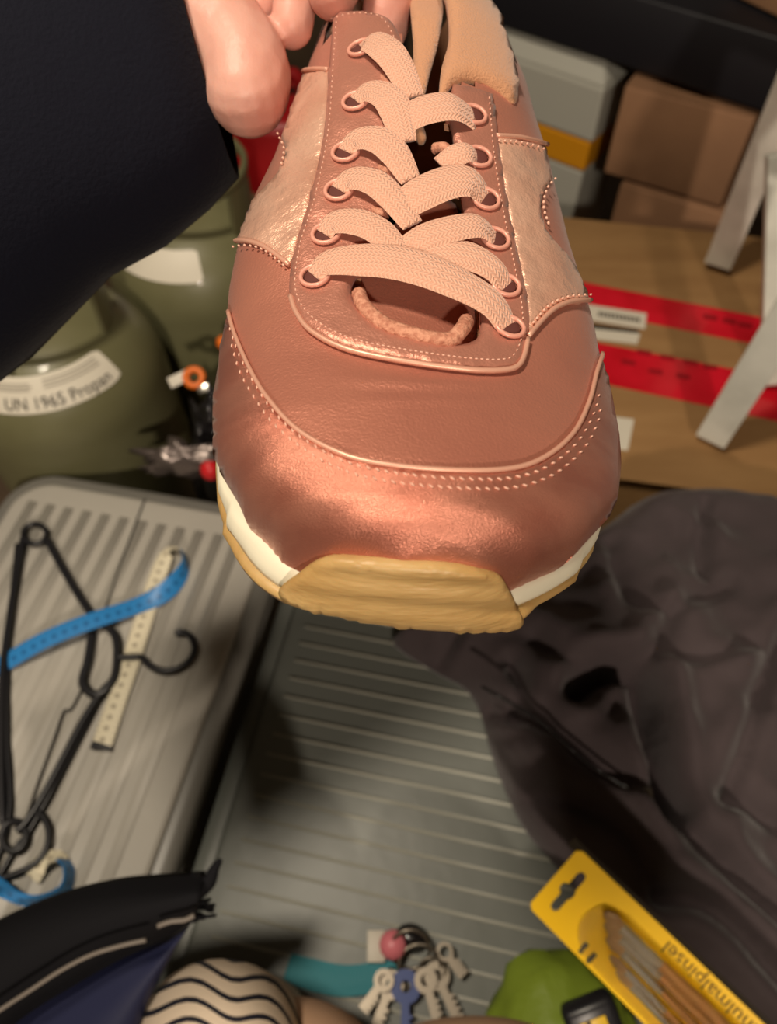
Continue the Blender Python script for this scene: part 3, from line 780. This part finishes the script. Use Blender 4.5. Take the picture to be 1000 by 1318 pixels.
# brown carton under the bench
def carton(name, label, pFL, pFR, depth, z0, z1, m, tapem=None, tapes=()):
    x = (pFR-pFL); x.z = 0; wd_ = x.length; x.normalize(); y = Vector((-x.y, x.x, 0)); c = (pFL+pFR)/2+y*(depth/2)
    t = thing(name, (c.x, c.y, z0), label, 'box')
    MB().bbox((c.x,c.y,(z0+z1)/2), (wd_,depth,z1-z0), .004, (x,y,Vector((0,0,1)))).build('carton_body', m, t)
    f_ = MB().box(Vector((c.x,c.y,z1+.001))-y*(depth*.26), (wd_*.98,depth*.46,.002), (x,y,Vector((0,0,1))));  f_.build('flap', m, t, False)
    f_ = MB().box(Vector((c.x,c.y,z1+.001))+y*(depth*.26), (wd_*.98,depth*.46,.002), (x,y,Vector((0,0,1))));  f_.build('flap', m, t, False)
    return t
pl, pr = onz(776,224,.30), onz(926,268,.30)
carton('cardboard_box', 'brown cardboard box with striped shadows under the black bench, upper of two', pl, pr, .2, .302, .452, M_CARD2)
pl2, pr2 = onz(798,240,.29), onz(955,286,.29)
carton('cardboard_box', 'wider brown cardboard box underneath the shadowed box below the bench', pl2, pr2, .24, 0, .295, M_CARD2)
pl3, pr3 = onz(936,-8,.568), onz(1060,52,.568)
ob = carton('small_carton', 'plain brown carton on the black bench in the top right corner', pl3, pr3, .16, .568, .68, M_CARD2)
# grey tub with yellow band
M_GREYP = mat('pale_grey_plastic', (170,170,160), .4, 0); M_YB = mat('amber_band', (206,140,24), .4)
g0, g1 = onz(612,150,.30), onz(758,205,.30)
x = (g1-g0); x.z = 0; wd_ = x.length; x.normalize(); y = Vector((-x.y,x.x,0)); c = (g0+g1)/2+y*.09
gt = thing('plastic_case', (c.x,c.y,0), 'pale grey lidded plastic case with amber band, between shoe and brown boxes', 'case')
def slab(z0, z1, w0, w1, d0, d1, name, m):
    vs = []
    for (z, w_, d_) in ((z0,w0,d0),(z1,w1,d1)):
        for (i, j) in ((-1,-1),(1,-1),(1,1),(-1,1)): vs.append(Vector((c.x,c.y,z))+x*(i*w_/2)+y*(j*d_/2))
    o = mesh(name, vs, [(0,1,2,3),(4,5,6,7)]+[(i,(i+1) % 4,4+(i+1) % 4,4+i) for i in range(4)], m, gt, False)
    bv = o.modifiers.new('b','BEVEL'); bv.width = .006; bv.segments = 2
    return o
slab(0, .27, wd_*.86, wd_*.94, .15, .17, 'tub', M_GREYP); slab(.27, .33, wd_*.95, wd_*.97, .175, .18, 'band', M_YB)
slab(.33, .425, wd_*1.0, wd_*1.0, .185, .185, 'case_body', M_GREYP); slab(.425, .458, wd_*1.0, wd_*.8, .185, .12, 'lid', M_GREYP)

# ================================================================ JACKET
M_JK = mat('charcoal_nylon', (74,64,66), .78, 0, .3, 400, sheen=.2, spec=.25, wrinkle=.7, wscale=18, c2=(64,55,57), cscale=8)
JP = cat2([(505,806),(560,850),(600,872),(622,905),(634,950),(652,1000),(682,1060),(725,1110),(780,1180),(850,1270),(920,1400),(1350,1500),(1350,800),(1180,680),(1060,652),(960,632),(880,622),(828,632),(796,655),(700,720),(600,770)], 4, True)
JW = [onz(u, v, .40) for u, v in JP]; JW2 = [(p.x, p.y) for p in JW]
creases = [([(745,885),(775,868),(815,870),(828,900),(838,960),(862,1040)], .050, .010), ([(610,885),(700,930),(770,990),(840,1030),(900,1090),(1010,1180)], .016, .008),
           ([(905,650),(900,700),(903,745)], .010, .006), ([(790,690),(805,770),(850,795)], .010, .008), ([(1010,810),(965,900),(930,1030)], .014, .008),
           ([(690,820),(720,850),(770,862)], .012, .008), ([(930,760),(870,790),(830,850)], .010, .008), ([(700,1010),(800,1060),(850,1150)], .016, .010),
           ([(940,1030),(1000,1060)], .012, .007), ([(660,845),(672,880),(668,915)], .014, .006), ([(560,845),(590,800)], .01, .006), ([(860,1150),(930,1180),(1020,1290)], .018, .009), ([(830,850),(900,860),(960,840)], .008, .007)]
CW = []
for (pts, dp, wd2) in creases:
    q = [onz(u, v, .43) for u, v in cat2(pts, 5)]; CW.append(([(p.x, p.y) for p in q], dp, wd2))
def segd(px, py, a, b):
    dx, dy = b[0]-a[0], b[1]-a[1]; t = max(0, min(1, ((px-a[0])*dx+(py-a[1])*dy)/(dx*dx+dy*dy+1e-12)))
    return math.hypot(px-a[0]-t*dx, py-a[1]-t*dy)
xs = [p[0] for p in JW2]; ys = [p[1] for p in JW2]; stp = .0045
pts = []
P = [JW2[0]]
for p in JW2[1:]:
    if math.dist(p, P[-1]) > .004: P.append(p)
nb = len(P); pts = list(P); yy = min(ys)
edgeseg = list(zip(P, P[1:]+P[:1]))
edist = {}
while yy < max(ys):
    xx = min(xs)
    while xx < max(xs):
        if inpoly(xx, yy, P):
            d = min(segd(xx, yy, a, b) for a, b in edgeseg)
            if d > .003: pts.append((xx+random.uniform(-.0008,.0008), yy+random.uniform(-.0008,.0008)))
        xx += stp
    yy += stp
rj = delaunay_2d_cdt([Vector(p) for p in pts], [(i, (i+1) % nb) for i in range(nb)], [], 1, 1e-6)
vs = []
for p in rj[0]:
    d = min(segd(p.x, p.y, a, b) for a, b in edgeseg)
    h = .050*(1-math.exp(-d/.016)) + .022*(1-math.exp(-d/.08))
    q = Vector((p.x*9, p.y*9, 1.7)); h += (1-math.exp(-d/.03))*(.024*noise.noise(q*1.3) + .012*noise.noise(q*3.0) + .006*(1-abs(noise.noise(q*1.7+Vector((3,1,0))))*3))
    for (cp, dp, wd2) in CW:
        dd_ = min(segd(p.x, p.y, a, b) for a, b in zip(cp, cp[1:]))
        if dd_ < .06: h += -dp*math.exp(-(dd_/wd2)**2) + dp*.22*math.exp(-((dd_-wd2*2.2)/(wd2*1.1))**2)
    vs.append(Vector((p.x, p.y, ZR+.003+max(h, .002))))
nv = len(vs); fs = [tuple(f) for f in rj[2]]
vs += [Vector((v.x, v.y, ZR+.001)) for v in vs]; cnt = {}
for f in rj[2]:
    for a, b in zip(f, list(f[1:])+[f[0]]): cnt.setdefault(frozenset((a, b)), []).append((a, b))
fs += [tuple(nv+i for i in reversed(f)) for f in rj[2]] + [(e[0][1], e[0][0], nv+e[0][0], nv+e[0][1]) for e in cnt.values() if len(e) == 1]
jk = mesh('puffer_jacket', vs, fs, M_JK); tag(jk, 'dark charcoal padded jacket lying crumpled over the right side of the lid', 'jacket')
zp = onz(832,1028,.44)
mb_ = MB(); mb_.bbox(zp+Vector((0,0,.003)), (.008,.016,.003), .001); zo = mb_.build('zip_pull', M_CHROME, jk); tag(zo, 'small brass zip pull')
m = MB(); m.tube([onz(u, v, .447) for u, v in ((620,884),(690,925),(760,985),(826,1024))], .0016, 6); m.build('zip', M_BLK, jk)

# ================================================================ ON THE LEFT LID
M_HB = mat('black_plastic', (28,28,32), .35)
hz = ZL+.005
hg = thing('coat_hanger', onz(90,850,ZL), 'black plastic coat hanger with hook lying on the left lid', 'hanger')
def T(pts, r, z=hz, k=8, closed=False, sm=5): 
    return MB().tube([onz(p[0], p[1], z+(p[2] if len(p) > 2 else 0)) for p in pts], r, k, closed, sm)
T([(45+15*math.cos(2*PI*i/14), 687+13*math.sin(2*PI*i/14)) for i in range(14)], .0030, closed=True, sm=0).build('end_loop', M_HB, hg)
T([(60,693),(80,730),(104,770),(124,798),(142,810),(150,825),(150,858),(145,876),(132,890),(112,920),(88,965),(60,1018),(36,1056),(22,1070)], .0040).build('shoulder_bar', M_HB, hg)
T([(31,688),(22,735),(12,800),(4,862),(2,930),(2,1000),(4,1060)], .0038).build('trouser_bar', M_HB, hg)
T([(118,815),(113,850),(106,876),(114,890),(128,894),(140,886)], .0042).build('trouser_hook', M_HB, hg)
T([(150,846),(168,846),(182,846),(192,856),(208,863),(228,861),(244,850),(251,835),(246,820),(236,814),(226,815)], .0034).build('hook', M_HB, hg)
T([(18+16*math.cos(2*PI*i/14), 1076+20*math.sin(2*PI*i/14)) for i in range(14)], .0030, closed=True, sm=0).build('end_loop', M_HB, hg)
h2 = thing('coat_hanger', onz(30,1080,ZL), 'second black hanger end curling under the first at lower left', 'hanger')
T([(40,1050),(52,1048),(62,1066),(60,1092),(44,1112),(10,1128),(-20,1130)], .0028).build('hook', M_HB, h2)
T([(128,900),(110,935),(84,985),(58,1035),(34,1076),(20,1092),(-30,1180)], .0026, hz-.002).build('shoulder_bar', M_HB, h2)
T([(22,700),(16,760),(10,840),(9,950),(12,1050),(-20,1150)], .0024, hz-.002).build('trouser_bar', M_HB, h2)
M_DLINE = mat('thin_dark_line', (50,48,46), .5)
tag(T([(112,872),(100,898),(90,914),(82,916),(70,950),(50,1005),(32,1060)], .0011, ZL+.002).build('tag_cord', M_DLINE), 'thin dark cord beside the lower hanger arm', 'cord')
tag(T([(186,643),(172,680),(152,735),(130,800)], .0009, ZL+.0005).build('lid_seam_line', M_DLINE), 'thin dark tube drawn for the seam line of the left lid, back edge to hanger', 'seam line')  # dark tube laid on the lid to draw its seam line
# tape measure: blue face and white face
def tape_mat(name, c, ink):
    m = mat(name, c, .4); nt = m.node_tree; b = nt.nodes['Principled BSDF']; Lk = nt.links.new
    uv = nt.nodes.new('ShaderNodeUVMap'); sp = nt.nodes.new('ShaderNodeSeparateXYZ'); Lk(uv.outputs[0], sp.inputs[0])
    def mth(op, a, bb=None):
        n = nt.nodes.new('ShaderNodeMath'); n.operation = op
        for i, xx in enumerate((a, bb)):
            if xx is None: continue
            if isinstance(xx, (int, float)): n.inputs[i].default_value = xx
            else: Lk(xx, n.inputs[i])
        return n.outputs[0]
    tick = mth('LESS_THAN', mth('FRACT', mth('MULTIPLY', sp.outputs[0], 200)), .25)
    edge = mth('GREATER_THAN', mth('ABSOLUTE', sp.outputs[1]), .0062)
    num = mth('MULTIPLY', mth('LESS_THAN', mth('FRACT', mth('MULTIPLY', sp.outputs[0], 100)), .42), mth('LESS_THAN', mth('ABSOLUTE', mth('ADD', sp.outputs[1], .001)), .0022))
    f = mth('MAXIMUM', mth('MULTIPLY', tick, edge), num)
    mx = nt.nodes.new('ShaderNodeMix'); mx.data_type = 'RGBA'; Lk(f, mx.inputs[0]); mx.inputs[6].default_value = lin(c); mx.inputs[7].default_value = lin(ink); Lk(mx.outputs[2], b.inputs['Base Color'])
    return m
M_TB = tape_mat('blue_tape', (46,132,200), (30,96,156)); M_TW = tape_mat('cream_tape', (226,218,192), (168,158,136))
tm = thing('tape_measure', onz(120,830,ZL), 'tailor tape measure, blue on one face and cream on the other, looped on the lid', 'tape measure')
def tape(pts, wpx_m, m, name, z0=ZL+.002):
    P = [onz(u, v, z0)+Vector((0,0,h)) for (u, v, h, tl) in pts]; D = []
    for i, (u, v, h, tl) in enumerate(pts):
        t = P[min(i+1, len(P)-1)]-P[max(i-1, 0)]; t.z = 0; sd = Vector((-t.y, t.x, 0)).normalized()
        D.append((sd*math.cos(tl)+Vector((0,0,math.sin(tl)))).normalized())
    mb = MB(); mb.ribbon(P, D, wpx_m, .0008, 8, 0, 5); return mb.build(name, m, tm, uv=True)
tape([(-40,872,.001,0),(0,857,.001,0),(60,830,.009,0),(120,806,.010,0),(175,783,.004,0),(208,768,.004,.4),(230,750,.006,1.0),(241,732,.008,1.4),(238,716,.008,1.4)], .0185, M_TB, 'blue_face')
tape([(238,716,.008,1.35),(228,711,.007,1.0),(215,716,.003,.3),(203,745,.0015,0),(188,790,.0015,0),(170,848,.0015,0),(150,905,.0015,0),(131,962,.0015,0)], .0178, M_TW, 'cream_face')
tape([(133,958,.0022,0),(131.5,961,.0022,0),(130,966,.0022,0)], .0186, M_HB, 'end_clip')
tape([(-40,1125,.006,.6),(0,1142,.006,.8),(30,1158,.006,1.1),(60,1160,.008,1.3),(88,1146,.008,1.4),(93,1122,.008,1.4),(84,1108,.008,1.3)], .018, M_TB, 'blue_loop')
tape([(84,1110,.008,1.2),(72,1106,.006,.7),(56,1112,.003,.3),(40,1130,.001,0)], .0175, M_TW, 'cream_loop')

# ================================================================ ON THE RIGHT LID: keys
M_TEAL = mat('teal_strap', (36,124,136), .6, 0, .5, 500); M_BK = mat('blue_key_plastic', (38,64,130), .4); M_PINK = mat('pink_plastic', (214,120,130), .4)
M_KEY = mat('dull_key_steel', (132,124,112), .38, .9)
kb = thing('key_bunch', onz(530,1250,ZR), 'bunch of keys on steel rings with a teal strap lying on the ribbed lid', 'keys')
zk = ZR+.006
mb = MB(); P = [onz(u, v, zk) for u, v in ((370,1244),(400,1254),(440,1262),(480,1258),(512,1248))]
mb.ribbon(P, [Vector((0,1,0))]*5, [.018,.021,.021,.020,.016], .0022, 5); mb.build('strap', M_TEAL, kb)
MB().ell(onz(504,1250,zk+.002), (.003,.003,.002)).build('rivet', M_KEY, kb)
def kring(u, v, rpx, z, r=.0013, tilt=0):
    c = onz(u, v, z); R = rpx/F*.6
    return MB().tube([c+Vector((R*math.cos(2*PI*i/20), R*math.sin(2*PI*i/20)*math.cos(tilt), R*math.sin(2*PI*i/20)*math.sin(tilt))) for i in range(20)], r, 8, True, 0).build('key_ring', M_KEY, kb)
kring(540,1246,26,zk+.006,.0014,.3); kring(528,1222,24,zk+.010,.0014,.6); kring(556,1250,16,zk+.008,.001,.5)
def key(u, v, ang, m, s=1, zz=0):
    c = onz(u, v, zk+.003+zz); d = Vector((math.cos(ang), math.sin(ang), 0)); p = Vector((-d.y, d.x, 0)); mb = MB(); ax = (d, p, Vector((0,0,1)))
    mb.lathe(c, [(.004,0),(.011*s,0),(.011*s,.0022),(.004,.0022),(.004,0)], 16)
    mb.box(c+d*(.022*s)+Vector((0,0,.0011)), (.026*s,.006,.0020), ax)
    for i in range(4): mb.box(c+d*(.018+.005*i)*s+p*.0038+Vector((0,0,.0011)), (.0025,.003,.0018), ax)
    k_ = mb.build('key', m, kb, False); return k_
key(503,1268,-2.0,M_KEY,.9); key(522,1270,-1.6,M_BK,1.05,.003); tag(key(562,1256,-1.1,M_KEY,.9,.002), 'steel key')
key(572,1225,-.9,M_KEY,.6,.004); key(494,1262,-2.3,M_KEY,.7,.006); key(548,1262,-1.3,M_KEY,.8,.005)
MB().ell(onz(506,1216,zk+.008), (.011,.011,.008), None, 12).build('pink_charm', M_PINK, kb)
MB().bbox(onz(484,1218,zk+.004), (.014,.022,.004), .001).build('pale_tag', M_WHT, kb)
MB().ell(onz(528,1206,zk+.006), (.013,.010,.007), None, 12).build('dark_fob', M_BLK, kb)

# ================================================================ BOTTOM RIGHT: brushes, green bag, tool
M_YEL = mat('yellow_card', (238,190,20), .35, 0, .1, 60, coat=.4)
P0 = pix(712,1129,.50); P1 = pix(926,1339,.455); e1 = (P1-P0).normalized(); e2 = (pix(745,1090,.497)-pix(678,1168,.503)); e2 = (e2-e1*e2.dot(e1)).normalized(); e3 = e1.cross(e2)
if e3.dot(FW) > 0: e3 = -e3
pk = thing('brush_pack', P0+e1*.1, 'yellow hanging pack of school paintbrushes with euro slot and clear blister', 'brush pack')
hw = (pix(745,1090,.5)-pix(678,1168,.5)).length/2; Lp = .25
outl = [(.0,-hw+.003),(.003,-hw),(Lp,-hw),(Lp,hw),(.003,hw),(.0,hw-.003)]
# euro slot
sc, sw = .0125, .0135
slot = []
for i in range(9): an = PI/2+PI*i/8; slot.append((sc+.0028*math.sin(an+PI/2)*-1*0 + .0028*math.cos(PI+i*PI/8), -sw-.0028*math.sin(i*PI/8)))
slot = [(sc-.003,-sw),(sc-.002,-sw-.0025),(sc,-sw-.0032),(sc+.002,-sw-.0025),(sc+.003,-sw),(sc+.003,-.0045),(sc+.0042,-.002),(sc+.0042,.002),(sc+.003,.0045),(sc+.003,sw),(sc+.002,sw+.0025),(sc,sw+.0032),(sc-.002,sw+.0025),(sc-.003,sw),(sc-.003,.0045),(sc-.0055,.0025),(sc-.006,0),(sc-.0055,-.0025),(sc-.003,-.0045)]
def LP(a, b, c=0): return P0+e1*a+e2*b+e3*c
allp_ = outl+slot; n1, n2 = len(outl), len(slot)
rc_ = delaunay_2d_cdt([Vector(p) for p in allp_], [(i,(i+1) % n1) for i in range(n1)]+[(n1+i, n1+(i+1) % n2) for i in range(n2)], [], 0, 1e-7)
V2 = [tuple(p) for p in rc_[0]]; F2 = [f for f in rc_[2] if not inpoly(sum(V2[i][0] for i in f)/3, sum(V2[i][1] for i in f)/3, slot) and inpoly(sum(V2[i][0] for i in f)/3, sum(V2[i][1] for i in f)/3, outl)]
nv = len(V2); vs = [LP(a,b,0) for a,b in V2]+[LP(a,b,-.0009) for a,b in V2]; fs = [tuple(f) for f in F2]+[tuple(nv+i for i in reversed(f)) for f in F2]
cnt = {}
for f in F2:
    for a, b in zip(f, list(f[1:])+[f[0]]): cnt.setdefault(frozenset((a, b)), []).append((a, b))
fs += [(q[0][1], q[0][0], nv+q[0][0], nv+q[0][1]) for q in cnt.values() if len(q) == 1]
card = mesh('card', vs, fs, M_YEL, pk, False)
M_DARKC = mat('clear_dark_film', (70,62,50), .15, 0, trans=.6)
MB().prism([LP(-.006,hw-.004,-.0012),LP(Lp,hw-.004,-.0012),LP(Lp,hw+.004,-.0012),LP(-.006,hw+.003,-.0012)], .0006, e3).build('back_film', M_DARKC, pk, False)
M_HAIR = mat('tan_bristle', (164,132,92), .7, 0, .8, 500, stretch=(6,1,1)); M_HND = mat('brown_lacquer', (178,130,78), .3); M_FER = mat('ferrule_silver', (226,220,208), .25, .7)
for i, (b0, b1, st_, r_) in enumerate(((-.013,-.0185,.062,.0021),(-.009,-.011,.054,.0024),(-.002,-.0035,.046,.0028),(.004,.004,.040,.0032),(.009,.0115,.036,.0036))):
    cz = .0045
    br = MB(); br.tube([LP(st_,b0,cz),LP(st_+.006,b0+(b1-b0)*.05,cz),LP(st_+.014,b0+(b1-b0)*.1,cz)], [r_*.5,r_*1.35,r_*.9], 10, False, 4, .7, e3); bo = br.build('brush', M_HAIR, pk)
    MB().tube([LP(st_+.012,b0+(b1-b0)*.1,cz),LP(st_+.020,b0+(b1-b0)*.15,cz),LP(st_+.042,b0+(b1-b0)*.28,cz)], [r_*1.1,r_*1.0,r_*.9], 10, False, 3, 1, e3).build('ferrule', M_FER, bo)
    MB().tube([LP(st_+.040,b0+(b1-b0)*.27,cz),LP(st_+.06,b0+(b1-b0)*.4,cz),LP(.19,b1,cz)], [r_*.8,r_*1.0,r_*.6], 10, False, 3, 1, e3).build('handle', M_HND, bo)
# clear blister over the brushes
M_CLEAR = mat('clear_blister', (255,250,240), .06, 0, trans=1, ior=1.15, wrinkle=.3, wscale=90)
vs = []; na, nbk = 40, 15
for i in range(na):
    s_ = .030+(.205-.030)*i/(na-1)
    hwb = .0205*min(1, math.sqrt(max(0, 1-((.050-s_)/.0205)**2)) if s_ < .050 else 1)
    for j in range(nbk):
        q = j/(nbk-1)*2-1; vs.append(LP(s_, -.0035+q*hwb, .0004+.0100*(max(0, 1-abs(q)**4))**.5*min(1, hwb/.0205)))
bl = mesh('blister', vs, quads(na, nbk), M_CLEAR, pk)
vs, fs = text('Schulmalpinsel', .0125, LP(.146,hw-.0035,.0004), -e1, -e2, M_INK, pk, depth=.00015); mesh('lettering', vs, fs, mat('dark_print', (96,66,14), .6), pk, False)
for k, (a, b) in enumerate(((.041,-.0235),(.048,-.0245))):
    MB().box(LP(a+.004*0,b+.004,.0004), (.003,.009,.0004), (e1*.9-e2*.0, e2, e3)).build('print_bar', M_INK, pk, False)
M_GREEN = mat('lime_plastic', (122,142,44), .45, 0, .3, 60, wrinkle=.5, wscale=30)
gc = onz(735,1330,.44)
crumple('lime_bag', (gc.x, gc.y-.01, ZR+.034), (.052,.062,.036), M_GREEN, None, .15, 9, 36, ZR+.002)
lb = bpy.data.objects['lime_bag']; tag(lb, 'lime green plastic bag under the yellow brush pack', 'bag')
tp = pix(757,1300,.50)
tt = thing('pocket_tape', tp, 'black tool case with yellow emblem at the bottom edge, in front of the brush pack', 'tool')
ax = ((RT*.9+UP*.35).normalized(), (UP*.9-RT*.35).normalized(), -FW)
MB().bbox(tp-ax[1]*.012, (.036,.040,.016), .005, ax).build('case', M_HB, tt)
MB().bbox(tp-ax[1]*.010+ax[2]*.0083, (.018,.018,.001), .0004, ax).build('badge', mat('badge_yellow', (216,176,30), .4), tt)
MB().box(tp-ax[1]*.006+ax[2]*.0089-ax[0]*.003, (.003,.010,.0006), ax).box(tp-ax[1]*.012+ax[2]*.0089, (.009,.003,.0006), ax).build('emblem', M_HB, tt, False)

# ================================================================ lap and jacket hem (parts of the person)
def striped():
    m = mat('striped_cream_knit', (214,196,174), .85, 0, .5, 500); nt = m.node_tree; b = nt.nodes['Principled BSDF']; Lk = nt.links.new
    uv = nt.nodes.new('ShaderNodeUVMap'); w_ = nt.nodes.new('ShaderNodeTexWave'); w_.bands_direction = 'Y'; w_.inputs['Scale'].default_value = .95; w_.inputs['Distortion'].default_value = .8; w_.inputs['Detail'].default_value = 0; w_.inputs['Detail Scale'].default_value = .6
    Lk(uv.outputs[0], w_.inputs['Vector'])
    r = nt.nodes.new('ShaderNodeValToRGB'); r.color_ramp.interpolation = 'CONSTANT'; r.color_ramp.elements[0].color = lin((22,22,36)); r.color_ramp.elements[1].position = .20; r.color_ramp.elements[1].color = lin((216,198,176))
    Lk(w_.outputs['Fac'], r.inputs[0]); Lk(r.outputs[0], b.inputs['Base Color']); return m
def dome_part(name, rows, m, uvs=1, close_d=.10):
    """rows: list of (list of (u,v,d)) ridge lines; back side pushed away from the camera"""
    nr, nc = len(rows), len(rows[0]); R2 = []
    for r in rows: p, _ = catmull([pix(*q) for q in r], [0]*nc, 8); R2.append(p)
    cols = list(zip(*R2)); C2 = [catmull(list(c), [0]*nr, 8)[0] for c in cols]
    vs = [p for c in C2 for p in c]; n_c = len(C2[0]); n_r = len(C2)
    uv = [(i/n_r*3, j/n_c*uvs) for i in range(n_r) for j in range(n_c)]
    fs = quads(n_r, n_c)
    nv = len(vs); vs2 = vs + [v+Vector((0,0,-close_d)) for v in vs]; fs2 = fs + [tuple(nv+i for i in f) for f in fs]
    rim = [i*n_c for i in range(n_r)], [i*n_c+n_c-1 for i in range(n_r)], list(range(n_c)), [(n_r-1)*n_c+j for j in range(n_c)]
    for rr_ in rim:
        for a, b in zip(rr_, rr_[1:]): fs2.append((a, b, nv+b, nv+a))
    return mesh(name, vs2, fs2, m, person, True, uv+uv)
# knee: rings of a rounded hill seen from above
def hill(name, cu, cv, ru, rv, d_top, d_edge, m, uvs, tw=0):
    vs = []; uv = []; nr, na = 18, 48
    for i in range(nr+1):
        r = i/nr
        for j in range(na):
            an = 2*PI*j/na; ex = 1+.04*math.sin(3*an+tw)
            d = d_top+(d_edge-d_top)*(1-math.sqrt(max(0, 1-r**2.2)))
            vs.append(pix(cu+ru*r*ex*math.cos(an), cv-rv*r*ex*math.sin(an), d)); x_, y_ = r*math.cos(an), r*math.sin(an); uv.append((x_*uvs*.2, (y_ + .07*math.sin(6*x_+.3) + 1.5*max(0, x_-.25)**2)*uvs))
    base_ = len(vs)
    for j in range(na): vs.append(vs[nr*na+j]+Vector((0,0,-.12))); uv.append((0,0))
    fs = [(i*na+j, i*na+(j+1) % na, (i+1)*na+(j+1) % na, (i+1)*na+j) for i in range(nr+1) for j in range(na)]
    return mesh(name, vs, fs, m, person, True, uv)
k1 = hill('striped_knee', 285, 1405, 118, 178, .40, .47, striped(), 2.2); tag(k1, 'cream cloth with wavy black stripes over the knee')
M_BEIGE = mat('beige_cloth', (196,158,128), .8, 0, .4, 500)
hill('trouser_thigh', 375, 1440, 125, 165, .43, .49, M_BEIGE, 1); hill('trouser_thigh', 610, 1420, 150, 118, .43, .49, M_BEIGE, 1)
# hem of the dark jacket
M_HEM = mat('black_cloth', (16,16,20), .8, 0, .4, 500, spec=.2); M_NAVY = mat('navy_lining', (18,24,58), .6); M_GP = mat('grey_piping', (120,112,104), .5)
hem_t = [(-120,1240),(-40,1205),(30,1172),(90,1150),(150,1136),(200,1131),(262,1127)]
hem_b = [(-120,1420),(-40,1370),(30,1310),(90,1272),(150,1238),(205,1212),(250,1184)]
rows = []
vs = []; nseg = 7; T_ = cat2(hem_t, 5); B_ = cat2(hem_b, 5)
for (a, b) in zip(T_, B_):
    for j in range(nseg):
        t_ = j/(nseg-1); u, v = a[0]+(b[0]-a[0])*t_, a[1]+(b[1]-a[1])*t_
        vs.append(pix(u, v, .44-.02*math.sin(PI*t_)))
n = len(T_); vs += [p+FW*.006 for p in vs]; nn = n*nseg; f0 = quads(n, nseg)
fs = f0+[tuple(nn+i for i in f) for f in f0]
for rr_ in ([i*nseg for i in range(n)], [i*nseg+nseg-1 for i in range(n)], list(range(nseg)), [(n-1)*nseg+j for j in range(nseg)]):
    for a, b in zip(rr_, rr_[1:]): fs.append((a, b, nn+b, nn+a))
mesh('jacket_hem', vs, fs, M_HEM, person)
m = MB(); m.tube([pix(u, v, .435) for u, v in ((252,1148),(268,1136),(276,1118),(284,1106))], [.006,.0045,.003,.0015], 8, False, 4, .5); m.build('hem_tip', M_HEM, person)
m = MB()
for i in range(16):
    u, v = 248+random.uniform(-8,12), 1150+random.uniform(0,34); an = random.uniform(-.6,.7); l = random.uniform(10,24)
    m.tube([pix(u, v, .44), pix(u+l*.5*math.cos(an), v-l*.5*math.sin(an)+2, .436), pix(u+l*math.cos(an), v-l*math.sin(an), .44)], .0011, 5, False, 3)
tag(m.build('frayed_threads', M_HEM, person), kind='stuff')
hl = cat2([(-120,1425),(-40,1372),(30,1308),(90,1268),(150,1232),(205,1208),(250,1182)], 5); hl2 = [(-60,1640),(20,1600),(80,1520),(130,1440),(165,1360),(190,1290),(232,1210)]; hl2 = cat2(hl2, 5)
vs = []
for (a, b) in zip(hl, hl2):
    for j in range(nseg):
        t_ = j/(nseg-1); vs.append(pix(a[0]+(b[0]-a[0])*t_, a[1]+(b[1]-a[1])*t_, .452-.012*math.sin(PI*t_)))
n = len(hl); nn = n*nseg; vs += [p+FW*.004 for p in vs]; f0 = quads(n, nseg)
mesh('jacket_lining', vs, f0+[tuple(nn+i for i in f) for f in f0], M_NAVY, person)
m = MB(); m.tube([pix(u, v, .412) for u, v in ((-60,1340),(0,1300),(40,1274),(80,1248),(120,1228),(160,1216),(188,1210))], .0013, 6); m.build('piping', M_GP, person)
m = MB(); m.tube([pix(u, v, .416) for u, v in ((203,1192),(220,1186),(238,1184),(250,1178))], .0015, 6); m.build('piping', M_GP, person)
